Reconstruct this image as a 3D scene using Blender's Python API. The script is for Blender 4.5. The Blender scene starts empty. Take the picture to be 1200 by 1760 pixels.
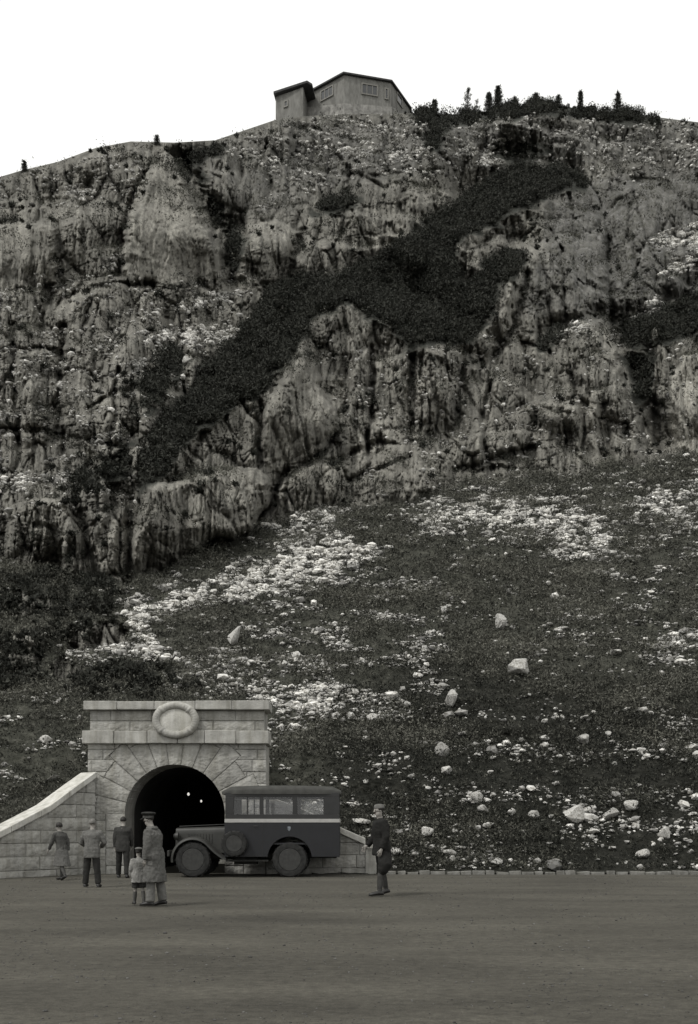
import bpy, bmesh, math, random
import numpy as np
from mathutils import Vector, Matrix

C = bpy.context.scene
COL = C.collection
# ------------------------------------------------------------------ camera
F = 1500.0            # focal length in photograph pixels (1200 x 1760)
CX, CY = 600.0, 1430.0  # the horizon lies low in the picture: a shifted lens keeps verticals vertical
H = 1.35              # eye height of the waist-level camera
cam_d = bpy.data.cameras.new("camera")
cam = bpy.data.objects.new("camera", cam_d)
COL.objects.link(cam)
cam.location = (0, 0, H)
cam.rotation_euler = (math.radians(90), 0, 0)
cam_d.sensor_fit = 'VERTICAL'
cam_d.sensor_height = 24.0
cam_d.lens = F / 1760 * 24.0
cam_d.shift_y = (CY - 880) / 1760
cam_d.clip_start = 0.1
cam_d.clip_end = 3000
C.camera = cam
# ------------------------------------------------------------------ world: bright overcast
SUN_EL, SUN_AZ = math.radians(54), math.radians(-128)   # azimuth: from +Y, clockwise; behind the camera, to the left
w = bpy.data.worlds.new("World"); C.world = w; w.use_nodes = True
nt = w.node_tree; nt.nodes.clear()
sky = nt.nodes.new('ShaderNodeTexSky'); sky.sky_type = 'NISHITA'; sky.sun_disc = False
sky.sun_elevation = SUN_EL; sky.sun_rotation = SUN_AZ; sky.air_density = 1.0; sky.dust_density = 4.0
hs = nt.nodes.new('ShaderNodeHueSaturation'); hs.inputs['Saturation'].default_value = 0.04
mx = nt.nodes.new('ShaderNodeMixRGB'); mx.inputs[0].default_value = 0.85
mx.inputs[2].default_value = (11.6, 11.6, 11.3, 1)      # the even white overcast
bg = nt.nodes.new('ShaderNodeBackground'); bg.inputs['Strength'].default_value = 0.1
wo = nt.nodes.new('ShaderNodeOutputWorld')
nt.links.new(sky.outputs[0], hs.inputs['Color']); nt.links.new(hs.outputs[0], mx.inputs[1])
nt.links.new(mx.outputs[0], bg.inputs['Color']); nt.links.new(bg.outputs[0], wo.inputs[0])
sd = bpy.data.lights.new("sun", 'SUN'); sd.energy = 2.0; sd.angle = math.radians(10); sd.color = (1, .98, .94)
so = bpy.data.objects.new("sun", sd); COL.objects.link(so)
sdir = Vector((math.sin(SUN_AZ) * math.cos(SUN_EL), math.cos(SUN_AZ) * math.cos(SUN_EL), math.sin(SUN_EL)))
so.rotation_euler = sdir.to_track_quat('Z', 'Y').to_euler(); so.location = sdir * 200
vs = C.view_settings; vs.view_transform = 'Standard'; vs.look = 'None'; vs.exposure = 0.10; vs.gamma = 1
try: C.display_settings.display_device = 'sRGB'
except Exception: pass

# ------------------------------------------------------------------ helpers
rng = np.random.default_rng(7)
random.seed(7)

def W(px, py, y):
    """photograph pixel + depth in metres -> world point"""
    return np.array([(px - CX) / F * y, y, H + (CY - py) / F * y])

def tag(o, label=None, cat=None, group=None, kind=None):
    if label: o['label'] = label
    if cat: o['category'] = cat
    if group: o['group'] = group
    if kind: o['kind'] = kind
    return o

def thing(name, label, cat, loc=(0, 0, 0), rz=0.0, group=None):
    o = bpy.data.objects.new(name, None); COL.objects.link(o)
    o.empty_display_size = .3
    o.location = loc; o.rotation_euler = (0, 0, rz)
    return tag(o, label, cat, group)

def np_mesh(name, V, Q=None, T=None, smooth=True):
    me = bpy.data.meshes.new(name)
    V = np.asarray(V, dtype=np.float32).reshape(-1, 3)
    nq = 0 if Q is None else len(Q); ntr = 0 if T is None else len(T)
    me.vertices.add(len(V)); me.vertices.foreach_set('co', V.ravel())
    li = []; 
    if nq: li.append(np.asarray(Q, dtype=np.int32).ravel())
    if ntr: li.append(np.asarray(T, dtype=np.int32).ravel())
    li = np.concatenate(li)
    me.loops.add(len(li)); me.loops.foreach_set('vertex_index', li)
    me.polygons.add(nq + ntr)
    st = np.concatenate([np.arange(nq) * 4, nq * 4 + np.arange(ntr) * 3]).astype(np.int32)
    me.polygons.foreach_set('loop_start', st)
    me.polygons.foreach_set('use_smooth', np.full(nq + ntr, smooth, dtype=bool))
    me.update(calc_edges=True); me.validate()
    return me

def attr(me, name, vals):
    a = me.attributes.new(name, 'FLOAT', 'POINT'); a.data.foreach_set('value', np.asarray(vals, dtype=np.float32).ravel())

def link(name, me, mat=None, parent=None):
    o = bpy.data.objects.new(name, me); COL.objects.link(o)
    if mat is not None: me.materials.append(mat)
    if parent is not None: o.parent = parent
    return o

class MB:
    """collects shapes, then links them as one mesh object"""
    def __init__(s): s.v = []; s.f = []
    def add(s, V, Fc):
        n = len(s.v); s.v += [tuple(map(float, p)) for p in V]; s.f += [tuple(i + n for i in q) for q in Fc]; return s
    def box(s, x0, x1, y0, y1, z0, z1, jit=0.0):
        V = [(x, y, z) for z in (z0, z1) for y in (y0, y1) for x in (x0, x1)]
        if jit: V = [tuple(c + random.uniform(-jit, jit) for c in p) for p in V]
        return s.add(V, [(0, 2, 3, 1), (4, 5, 7, 6), (0, 1, 5, 4), (2, 6, 7, 3), (0, 4, 6, 2), (1, 3, 7, 5)])
    def prism(s, poly, axis, a0, a1):
        """poly in the two other axes, extruded along axis"""
        n = len(poly); V = []
        for a in (a0, a1):
            for p, q in poly:
                V.append({'x': (a, p, q), 'y': (p, a, q), 'z': (p, q, a)}[axis])
        Fc = [tuple(range(n))[::-1], tuple(range(n, 2 * n))] + [(i, (i + 1) % n, n + (i + 1) % n, n + i) for i in range(n)]
        return s.add(V, Fc)
    def loft(s, rings, cap=True):
        """rings: equal-length lists of points"""
        n = len(rings[0]); V = [p for r in rings for p in r]; Fc = []
        for k in range(len(rings) - 1):
            for i in range(n):
                j = (i + 1) % n
                Fc.append((k * n + i, k * n + j, (k + 1) * n + j, (k + 1) * n + i))
        if cap: Fc += [tuple(range(n))[::-1], tuple((len(rings) - 1) * n + i for i in range(n))]
        return s.add(V, Fc)
    def tube(s, pts, rad, n=10, cap=True, sq=1.0):
        pts = [Vector(p) for p in pts]; rings = []
        if not hasattr(rad, '__len__'): rad = [rad] * len(pts)
        up = None
        for i, p in enumerate(pts):
            d = (pts[min(i + 1, len(pts) - 1)] - pts[max(i - 1, 0)]).normalized()
            if up is None:
                up = Vector((0, 1, 0)) if abs(d.y) < .8 else Vector((1, 0, 0))
            a = d.cross(up).normalized(); b = a.cross(d).normalized(); up = b
            rings.append([p + (a * math.cos(2 * math.pi * k / n) + b * sq * math.sin(2 * math.pi * k / n)) * rad[i] for k in range(n)])
        return s.loft(rings, cap)
    def lathe(s, prof, axis='y', c=(0, 0, 0), n=32, close=False):
        """prof: list of (radius, along)"""
        rings = []
        for r, a in prof:
            ring = []
            for k in range(n):
                t = 2 * math.pi * k / n; p, q = r * math.cos(t), r * math.sin(t)
                ring.append({'y': (c[0] + p, c[1] + a, c[2] + q), 'z': (c[0] + p, c[1] + q, c[2] + a), 'x': (c[0] + a, c[1] + p, c[2] + q)}[axis])
            rings.append(ring)
        if close: rings.append(rings[0])
        return s.loft(rings, cap=not close)
    def build(s, name, mat, parent=None, smooth=False, bevel=0.0, seg=2):
        me = bpy.data.meshes.new(name); me.from_pydata(s.v, [], s.f); me.validate()
        bm = bmesh.new(); bm.from_mesh(me)
        bmesh.ops.recalc_face_normals(bm, faces=bm.faces)
        if bevel:
            es = [e for e in bm.edges if len(e.link_faces) == 2 and e.calc_face_angle(0) > .5]
            bmesh.ops.bevel(bm, geom=es, offset=bevel, segments=seg, affect='EDGES', profile=.6, clamp_overlap=True)
        for f in bm.faces: f.smooth = smooth
        bm.to_mesh(me); bm.free()
        if smooth:
            try: me.set_sharp_from_angle(angle=math.radians(38))
            except Exception: pass
        return link(name, me, mat, parent)

def copy_tree(o, parent=None):
    c = o.copy(); COL.objects.link(c)
    if parent is not None: c.parent = parent
    for ch in list(o.children): copy_tree(ch, c)
    return c

# noise -------------------------------------------------------------
_P = np.random.default_rng(3).permutation(4096).astype(np.int32)
_G = np.stack([np.cos(np.arange(64) / 64 * 2 * np.pi), np.sin(np.arange(64) / 64 * 2 * np.pi)], -1).astype(np.float32)
def hsh(i, j, s=0):
    return _P[(_P[(_P[(i + s * 131) & 4095] + j) & 4095] + s * 17) & 4095]
def perlin(x, y, s=0):
    x = np.asarray(x, np.float32); y = np.asarray(y, np.float32)
    xi = np.floor(x).astype(np.int32); yi = np.floor(y).astype(np.int32)
    fx = x - xi; fy = y - yi
    u = fx * fx * fx * (fx * (fx * 6 - 15) + 10); v = fy * fy * fy * (fy * (fy * 6 - 15) + 10)
    def g(a, b):
        gr = _G[hsh(xi + a, yi + b, s) & 63]
        return gr[..., 0] * (fx - a) + gr[..., 1] * (fy - b)
    n0 = g(0, 0) * (1 - u) + g(1, 0) * u; n1 = g(0, 1) * (1 - u) + g(1, 1) * u
    return (n0 * (1 - v) + n1 * v) * 1.5
def fbm(x, y, s=0, o=4, gain=.5):
    r = 0; a = 1.0
    for k in range(o):
        r = r + a * perlin(x * 2 ** k, y * 2 ** k, s + k); a *= gain
    return r
def ridged(x, y, s=0, o=3, gain=.5):
    r = 0; a = 1.0
    for k in range(o):
        r = r + a * (1 - 2 * np.abs(perlin(x * 2 ** k, y * 2 ** k, s + k))); a *= gain
    return r
def worley(x, y, s=0):
    """nearest cell: distance 1, distance 2, two random numbers, offset to the cell point"""
    xi = np.floor(x).astype(np.int32); yi = np.floor(y).astype(np.int32)
    d1 = np.full(x.shape, 9., np.float32); d2 = d1.copy(); r1 = np.zeros_like(d1); r2 = np.zeros_like(d1); r3 = np.zeros_like(d1)
    ox = np.zeros_like(d1); oy = np.zeros_like(d1)
    for a in (-1, 0, 1):
        for b in (-1, 0, 1):
            h = hsh(xi + a, yi + b, s); h2 = hsh(xi + a, yi + b, s + 5)
            px = xi + a + (h & 63) / 63. ; py = yi + b + (h2 & 63) / 63.
            dx = x - px; dy = y - py; d = np.sqrt(dx * dx + dy * dy).astype(np.float32)
            n = d < d1
            d2 = np.where(n, d1, np.minimum(d2, d)); d1 = np.where(n, d, d1)
            r1 = np.where(n, (h >> 6) / 63., r1); r2 = np.where(n, (h2 >> 6) / 63., r2)
            r3 = np.where(n, (hsh(xi + a, yi + b, s + 9) & 1023) / 1023., r3)
            ox = np.where(n, dx, ox); oy = np.where(n, dy, oy)
    return d1, d2, r1, r2, r3, ox, oy
def sstep(a, b, x):
    t = np.clip((x - a) / (b - a), 0, 1); return t * t * (3 - 2 * t)
def poly_sd(px, py, poly):
    """signed distance in photograph pixels, positive inside"""
    P = np.asarray(poly, np.float32); x0, y0 = P.min(0) - 60; x1, y1 = P.max(0) + 60
    out = np.full(px.shape, -60., np.float32)
    m = (px > x0) & (px < x1) & (py > y0) & (py < y1)
    if not m.any(): return out
    x = px[m]; y = py[m]; d = np.full(x.shape, 1e9, np.float32); ins = np.zeros(x.shape, bool)
    for i in range(len(P)):
        ax, ay = P[i]; bx, by = P[(i + 1) % len(P)]
        ex, ey = bx - ax, by - ay
        t = np.clip(((x - ax) * ex + (y - ay) * ey) / (ex * ex + ey * ey + 1e-9), 0, 1)
        d = np.minimum(d, (x - ax - t * ex) ** 2 + (y - ay - t * ey) ** 2)
        c = (ay > y) != (by > y)
        xx = ax + (y - ay) / (by - ay + 1e-12) * ex
        ins ^= c & (x < xx)
    out[m] = np.where(ins, 1, -1) * np.sqrt(d)
    return out
def line_d(px, py, pts):
    """distance in pixels to a polyline (far = 60)"""
    P = np.asarray(pts, np.float32); x0, y0 = P.min(0) - 60; x1, y1 = P.max(0) + 60
    out = np.full(px.shape, 60., np.float32)
    m = (px > x0) & (px < x1) & (py > y0) & (py < y1)
    x = px[m]; y = py[m]; d = np.full(x.shape, 3600., np.float32)
    for (ax, ay), (bx, by) in zip(P[:-1], P[1:]):
        ex, ey = bx - ax, by - ay
        t = np.clip(((x - ax) * ex + (y - ay) * ey) / (ex * ex + ey * ey + 1e-9), 0, 1)
        d = np.minimum(d, (x - ax - t * ex) ** 2 + (y - ay - t * ey) ** 2)
    out[m] = np.sqrt(d); return out

# materials -----------------------------------------------------------
def mat_basic(name, col, rough=.8, spec=.3, var=.15, scale=6.0, metal=0.0, bump=0.0, bscale=40., stretch=(1, 1, 1), dark=None, coords='Object'):
    """principled with two octaves of procedural tone variation and optional bump"""
    m = bpy.data.materials.new(name); m.use_nodes = True; n = m.node_tree; n.nodes.clear()
    out = n.nodes.new('ShaderNodeOutputMaterial'); b = n.nodes.new('ShaderNodeBsdfPrincipled')
    n.links.new(b.outputs[0], out.inputs[0])
    b.inputs['Roughness'].default_value = rough; b.inputs['Specular IOR Level'].default_value = spec; b.inputs['Metallic'].default_value = metal
    tc = n.nodes.new('ShaderNodeTexCoord'); mp = n.nodes.new('ShaderNodeMapping'); mp.inputs['Scale'].default_value = stretch
    n.links.new(tc.outputs[coords], mp.inputs[0])
    nz = n.nodes.new('ShaderNodeTexNoise'); nz.inputs['Scale'].default_value = scale; nz.inputs['Detail'].default_value = 8; nz.inputs['Roughness'].default_value = .65
    n.links.new(mp.outputs[0], nz.inputs['Vector'])
    rp = n.nodes.new('ShaderNodeValToRGB')
    d = dark or tuple(c * (1 - 2 * var) for c in col)
    l = tuple(min(1, c * (1 + var)) for c in col)
    rp.color_ramp.elements[0].position = .3; rp.color_ramp.elements[0].color = (*d, 1)
    rp.color_ramp.elements[1].position = .7; rp.color_ramp.elements[1].color = (*l, 1)
    n.links.new(nz.outputs['Fac'], rp.inputs[0]); n.links.new(rp.outputs[0], b.inputs['Base Color'])
    if bump:
        n2 = n.nodes.new('ShaderNodeTexNoise'); n2.inputs['Scale'].default_value = bscale; n2.inputs['Detail'].default_value = 6
        n.links.new(mp.outputs[0], n2.inputs['Vector'])
        bp = n.nodes.new('ShaderNodeBump'); bp.inputs['Strength'].default_value = bump; bp.inputs['Distance'].default_value = .02
        n.links.new(n2.outputs['Fac'], bp.inputs['Height']); n.links.new(bp.outputs[0], b.inputs['Normal'])
    return m
# ================================================================== MOUNTAIN
RIDGE = [(-2600, 620), (-900, 430), (-300, 350), (0, 304), (40, 292), (100, 278), (165, 254), (225, 243), (300, 245), (370, 241), (420, 224),
         (473, 206), (520, 200), (590, 196), (650, 196), (705, 194), (760, 196), (800, 197), (870, 188), (930, 178), (1000, 187),
         (1060, 193), (1100, 197), (1150, 204), (1200, 210), (1500, 262), (2100, 380), (3800, 700)]
FOOT = [(-2600, 1150), (-300, 985), (0, 968), (110, 985), (215, 1008), (280, 985), (380, 930), (440, 918), (520, 885), (600, 872), (700, 858),
        (800, 835), (900, 822), (1000, 812), (1100, 795), (1200, 782), (1500, 770), (3800, 1000)]
def ipl(pts, x):
    P = np.array(pts, float); return np.interp(x, P[:, 0], P[:, 1])
def smooth1(a, k):
    ker = np.ones(k) / k; p = np.pad(a, (k, k), mode='edge'); return np.convolve(p, ker, 'same')[k:-k]

cin = np.arange(-44, 1244.1, 1.7)
left = []; x = -44.; st = 1.9
while x > -2200: x -= st; left.append(x); st *= 1.075
right = []; x = 1243.; st = 1.9
while x < 3300: x += st; right.append(x); st *= 1.075
cols = np.concatenate([np.array(left[::-1]), cin, np.array(right)])
NR = 840
BASE_D = 28.35                     # depth at which the slope leaves the ground, right of the portal
BASE_PY = CY + H / BASE_D * F      # 1501
rid = ipl(RIDGE, cols); foot = ipl(FOOT, cols)
t = np.linspace(0, 1, NR)[:, None]
PY = BASE_PY + (rid[None, :] - BASE_PY) * t
PX = np.broadcast_to(cols[None, :], PY.shape).copy()
PX = PX.astype(np.float32); PY = PY.astype(np.float32)
E_ = (CY - PY) / F                 # tangent of the elevation
fs = foot[None, :] + 14 * fbm(PX / 60, PY * 0 + 3.1, 40, 3)
CL = sstep(10, -14, PY - fs)       # 1 on the cliffs, 0 on the slope below
# crude depth first, so that the noise can be laid out in metres
def integrate(q):
    dE = np.diff(E_, axis=0, prepend=E_[:1]); L = np.cumsum(q * dE, axis=0)
    return BASE_D * np.exp(L)
s_low = 0.72
q_low = 1 / (s_low - np.minimum(E_, .47))
q_cl = 1 / (1.42 - np.minimum(E_, .9))
q0 = q_low * (1 - CL) + q_cl * CL
k = 31
y0 = integrate(q0)
# smooth sideways
ker = np.hanning(81); ker /= ker.sum()
y0 = np.exp(np.apply_along_axis(lambda r: np.convolve(np.pad(r, 40, mode='edge'), ker, 'valid'), 1, np.log(y0)))
print('ridge depth', y0[-1, ::120], 'foot depth', [float(y0[np.argmin(abs(PY[:, c] - foot[c])), c]) for c in range(60, len(cols), 150)])
XM = (PX - CX) / F * y0; ZM = H + E_ * y0
# ------------------------------------------------ painted zones (photograph pixels, each on the true surface)
wx = PX + 10 * fbm(XM / 2.2, ZM / 2.2, 60, 4); wy = PY + 10 * fbm(XM / 2.2 + 9, ZM / 2.2, 64, 4)
THICK_SHADE = [
 [(228, 862), (240, 800), (270, 740), (310, 690), (340, 650), (370, 612), (405, 585), (430, 550), (438, 520), (470, 488), (520, 474), (580, 474), (640, 442), (690, 412),
  (740, 377), (800, 332), (845, 302), (880, 286), (950, 282), (1006, 300), (1008, 320), (960, 338), (900, 368), (860, 385), (815, 400), (790, 430), (783, 470), (800, 478), (830, 455), (880, 430),
  (918, 438), (890, 470), (862, 500), (850, 550), (815, 588), (770, 602), (705, 602), (665, 572), (620, 545), (590, 528), (552, 545), (520, 590), (490, 635), (450, 680), (385, 715), (340, 748),
  (300, 792), (262, 845)],
 [(1260, 480), (1200, 492), (1145, 520), (1120, 545), (1070, 545), (1045, 552), (1065, 590), (1110, 612), (1170, 590), (1260, 545)],
 [(1068, 610), (1135, 612), (1122, 690), (1095, 700), (1078, 660)],
 [(535, 368), (560, 342), (600, 326), (622, 345), (590, 364)],
 [(0, 985), (60, 972), (105, 975), (118, 935), (150, 940), (158, 985), (215, 1008), (220, 1040), (180, 1085), (140, 1105), (90, 1120), (60, 1165), (-60, 1210), (-90, 990)],
 [(236, 648), (262, 622), (285, 566), (298, 572), (305, 605), (335, 620), (300, 660), (255, 720), (225, 740)],
 [(100, 840), (150, 800), (230, 745), (250, 760), (232, 830), (170, 860), (110, 880)],
 [(915, 600), (925, 575), (985, 548), (1005, 553), (965, 580), (930, 612)],  # shade of the rock overhang, put in as dark thicket colour
 [(308, 262), (336, 262), (362, 325), (398, 375), (422, 380), (416, 478), (400, 482), (380, 410), (354, 345), (332, 300)],  # gully beside the tower: thicket that also paints in the recess shade
 [(860, 245), (910, 240), (945, 270), (880, 285), (850, 265)],
 [(300, 262), (330, 250), (420, 245), (400, 268), (340, 290), (330, 330)],
 [(720, 250), (745, 205), (770, 200), (765, 250), (735, 272)],
 [(160, 1135), (290, 1140), (420, 1195), (300, 1200), (150, 1210), (60, 1215)],
]
for p in [[(8, 1022), (75, 1012), (82, 1048), (20, 1058)], [(12, 1090), (78, 1086), (66, 1152), (8, 1156)], [(108, 1078), (180, 1066), (226, 1084), (216, 1112), (130, 1120)], [(82, 1152), (120, 1128), (142, 1160), (90, 1178)], [(135, 955), (216, 955), (224, 1012), (150, 1004)], [(-120, 1030), (-30, 1040), (-40, 1120), (-120, 1130)]]:
    CL = np.maximum(CL, sstep(-5, 5, poly_sd(wx, wy, p)))
thick = np.full(PX.shape, -60., np.float32); VEG_SHADE = np.zeros(PX.shape, np.float32); VIN = np.zeros(PX.shape, np.float32)
vbrk = fbm(XM / 2.4, ZM / 1.8, 66, 4); vhole = fbm(XM / 3.2, ZM / 1.6, 72, 4); vbig = 12 * fbm(XM / 5, ZM / 5, 69, 3)
for p, a_ in zip(THICK_SHADE, [1, .8, .85, .9, .26, .5, .3, .7, .8, .8, .6, .8, .3]):
    sd_ = poly_sd(wx, wy, p)
    VIN = np.maximum(VIN, sstep(5, 14, sd_ + .6 * vbig) * (1. if a_ == 1 else .6 * a_) * (.12 + .88 * sstep(-.62, -.25, vhole)))
    VEG_SHADE = np.maximum(VEG_SHADE, sstep(-4, 6, sd_ + (vbig if a_ < 1 else .6 * vbig)) * (sstep(-.75 + 1.1 * (1 - a_), -.35 + 1.1 * (1 - a_), vbrk)))
rs = sstep(690, 720, PX) * sstep(1140, 1100, PX); rh = 4 + 16 * rs
VEG_SHADE = np.maximum(VEG_SHADE, sstep(rh + 4, rh - 4, PY - rid[None, :] + 8 * fbm(PX / 40, PY / 40, 70)) * (.35 + .65 * rs))   # the dwarf pines along the ridge
PALE = [
 ([(360, 1005), (400, 985), (470, 965), (520, 930), (610, 925), (640, 950), (610, 980), (540, 1005), (470, 1030), (420, 1040)], 1.0),
 ([(212, 1075), (222, 1045), (300, 1022), (365, 1000), (372, 1030), (300, 1050), (262, 1080), (282, 1120), (300, 1142), (262, 1135), (232, 1100)], .95),
 ([(155, 1117), (210, 1108), (290, 1128), (300, 1142), (220, 1130)], .9),
 ([(700, 895), (770, 868), (850, 855), (940, 868), (1030, 885), (1065, 925), (1040, 952), (985, 950), (900, 915), (860, 925), (800, 905), (720, 912)], .75),
 ([(1060, 885), (1120, 860), (1260, 830), (1260, 880), (1130, 900)], .55),
 ([(415, 1185), (480, 1190), (575, 1162), (590, 1200), (560, 1232), (470, 1225)], .75),
 ([(470, 905), (515, 880), (560, 870), (590, 895), (560, 920), (500, 925)], .75),
 ([(1115, 1118), (1160, 1095), (1260, 1070), (1260, 1105), (1140, 1130)], .75),
 ([(300, 1145), (380, 1150), (500, 1130), (580, 1140), (440, 1180), (340, 1180)], .45),
 ([(240, 578), (290, 572), (340, 566), (405, 562), (408, 588), (330, 596), (250, 594)], .95),
 ([(215, 625), (250, 618), (252, 632), (215, 636)], .9),
 ([(300, 533), (340, 516), (380, 504), (412, 504), (380, 516), (330, 534)], 1.0),
 ([(1115, 418), (1150, 398), (1260, 370), (1260, 425), (1140, 428)], 1.0),
 ([(1135, 468), (1150, 450), (1200, 440), (1200, 462), (1150, 474)], 1.0),
 ([(1075, 548), (1110, 522), (1140, 510), (1140, 525), (1090, 552)], .8),
 ([(775, 262), (800, 250), (845, 255), (850, 275), (835, 288), (790, 272)], .8),
 ([(560, 245), (600, 250), (640, 262), (640, 272), (570, 265)], .6),
 ([(670, 266), (740, 262), (740, 270), (670, 272)], .8),
 ([(100, 333), (140, 325), (195, 324), (190, 332), (120, 338)], .8),
 ([(-60, 508), (20, 506), (40, 498), (38, 506), (10, 514), (-60, 516)], .9),
 ([(75, 628), (125, 618), (125, 630), (80, 640)], .6),
 ([(150, 755), (190, 745), (215, 748), (200, 760), (150, 765)], .6),
 ([(80, 830), (120, 820), (130, 838), (90, 845)], .6),
 ([(-40, 830), (40, 825), (42, 838), (-40, 842)], .7),
 ([(-40, 700), (10, 705), (28, 718), (-40, 722)], .7),
 ([(965, 560), (1010, 553), (1000, 575), (960, 580)], .6),
 ([(180, 445), (195, 430), (200, 460), (190, 480)], .5),
 ([(455, 345), (475, 340), (478, 352), (460, 353)], .7),
]
pale = np.zeros(PX.shape, np.float32); halo = np.zeros(PX.shape, np.float32)
for p, a in PALE:
    sdp = poly_sd(wx, wy, p); halo = np.maximum(halo, a * sstep(-48, 4, sdp) ** 2)
    pale = np.maximum(pale, a * sstep(-9, 10, sdp))
pbreak = fbm(PX / 22 + PY / 60, PY / 7, 62, 4)
pale = np.clip(pale * sstep(-.15, .30, pbreak + .35 * (pale - .7)), 0, 1)
# ------------------------------------------------ relief (metres, along the line of sight; negative = towards the viewer)
BULGE = [
 ([(285, 258), (302, 268), (330, 340), (352, 380), (374, 430), (386, 475), (340, 492), (280, 490), (215, 482), (205, 440), (215, 400), (235, 330), (262, 282)], 5.0, 16),
 ([(-80, 380), (92, 384), (98, 490), (40, 496), (-80, 505)], 3.4, 10),
 ([(520, 606), (545, 622), (556, 680), (576, 702), (581, 740), (560, 772), (520, 798), (480, 812), (456, 815), (449, 760), (452, 700), (482, 650)], 4.4, 16),
 ([(250, 832), (330, 818), (440, 800), (464, 830), (460, 868), (440, 908), (400, 928), (372, 924), (290, 985), (230, 1000), (224, 940), (240, 890)], 3.8, 16),
 ([(10, 870), (110, 850), (130, 900), (112, 970), (10, 975)], 2.0, 18),
 ([(150, 880), (215, 870), (222, 960), (214, 1000), (170, 990)], 1.6, 14),
 ([(1150, 645), (1175, 610), (1300, 590), (1300, 775), (1165, 778), (1146, 745)], 4.6, 12),
 ([(1015, 672), (1060, 664), (1081, 700), (1070, 742), (1010, 738)], 1.8, 12),
 ([(925, 692), (960, 684), (992, 702), (986, 742), (950, 752), (925, 722)], 1.8, 14),
 ([(835, 742), (920, 738), (926, 760), (840, 795)], 1.6, 10),
 ([(770, 752), (830, 744), (835, 790), (782, 806)], 1.6, 12),
 ([(975, 555), (1040, 545), (1064, 600), (1074, 660), (1078, 700), (1000, 690), (985, 620)], 2.6, 20),
 ([(600, 640), (632, 600), (640, 700), (625, 780), (596, 770)], 1.6, 12),
 ([(645, 620), (700, 605), (705, 640), (700, 740), (655, 770), (640, 700)], 1.8, 14),
 ([(735, 600), (795, 600), (790, 660), (775, 735), (725, 740), (715, 680)], 1.8, 14),
 ([(500, 800), (560, 790), (600, 800), (590, 860), (520, 880), (480, 880), (470, 850)], 1.4, 14),
 ([(420, 390), (475, 375), (520, 400), (480, 470), (425, 475)], 1.6, 14),
 ([(880, 450), (960, 400), (1040, 420), (1045, 530), (940, 560), (870, 590), (850, 560)], 4.0, 20),
 ([(20, 1095), (70, 1090), (62, 1140), (15, 1150)], 1.2, 10),
 ([(10, 1030), (70, 1020), (75, 1045), (20, 1052)], 1.0, 8),
]
GULLY = [
 ([(304, 262), (345, 330), (390, 410), (402, 480)], 15, 7.0), ([(266, 280), (230, 340), (210, 410), (204, 470)], 8, 2.2), ([(447, 690), (447, 800)], 6, 1.6),
 ([(584, 735), (545, 790), (484, 818), (470, 862), (436, 914)], 6, 2.2), ([(1050, 560), (1092, 640), (1112, 690), (1140, 752)], 22, 5.5),
 ([(636, 596), (641, 690), (630, 780)], 5, 1.4), ([(710, 610), (712, 690), (706, 745)], 5, 1.4), ([(800, 606), (790, 680), (780, 740)], 7, 1.4),
 ([(218, 900), (224, 1000)], 5, 1.4), ([(143, 880), (150, 960)], 7, 1.4), ([(930, 810), (860, 800), (800, 812)], 4, .9), ([(1005, 700), (1000, 770)], 4, 1.2),
 ([(100, 385), (104, 490)], 6, 1.4), ([(458, 240), (464, 330)], 5, 1.2), ([(780, 812), (830, 795), (925, 762)], 4, 1.2), ([(740, 745), (735, 800)], 8, 1.2),
 ([(1046, 410), (1052, 545)], 6, 2.2), ([(908, 470), (882, 560), (850, 612)], 6, 2.2), ([(962, 430), (974, 545)], 4, 1.4), ([(850, 640), (828, 725)], 4, 1.3), ([(560, 795), (650, 762), (745, 758)], 5, 1.3), ([(600, 825), (705, 782)], 4, 1.1), ([(110, 560), (98, 700), (130, 860)], 6, 2.2), ([(204, 640), (188, 765)], 5, 1.8), ([(20, 560), (32, 760)], 6, 1.8), ([(130, 505), (200, 488), (260, 494)], 4, 1.1), ([(-40, 604), (60, 600), (140, 612)], 5, 1.3), ([(-40, 738), (80, 742), (200, 764)], 5, 1.3), ([(522, 395), (498, 470)], 5, 1.7), ([(604, 300), (588, 400)], 5, 1.7), ([(704, 290), (688, 385)], 5, 1.5), ([(470, 520), (440, 470)], 4, 1.2), ([(150, 700), (240, 660)], 4, 1.2), ([(640, 300), (760, 290)], 4, .9), ([(1100, 280), (1080, 400), (1110, 500)], 6, 1.6),
 ([(70, 560), (72, 650)], 4, 1.0), ([(160, 560), (165, 650)], 4, 1.0),
]
wx2 = PX + 5 * fbm(XM / 1.6, ZM / 2.4, 80, 4); wy2 = PY + 5 * fbm(XM / 1.6 + 9, ZM / 2.4, 84, 4)
R = np.zeros(PX.shape, np.float32); blg = np.zeros_like(R)
for p, a, wdt in BULGE:
    b = np.clip(poly_sd(wx2, wy2, p) / wdt, 0, 1); b = np.sqrt(np.clip(1 - (1 - b) ** 2, 0, 1))
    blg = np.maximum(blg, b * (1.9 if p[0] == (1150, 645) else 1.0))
    pmin, pmax = min(q[1] for q in p), max(q[1] for q in p)
    b = b * (1 - .9 * sstep(.45, 1.0, (PY - pmin) / (pmax - pmin)))
    R -= a * b
gul = np.zeros_like(R)
for p, wdt, a in GULLY:
    g = np.exp(-(line_d(wx2, wy2, p) / wdt) ** 2); R += a * g; gul = np.maximum(gul, g)
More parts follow.
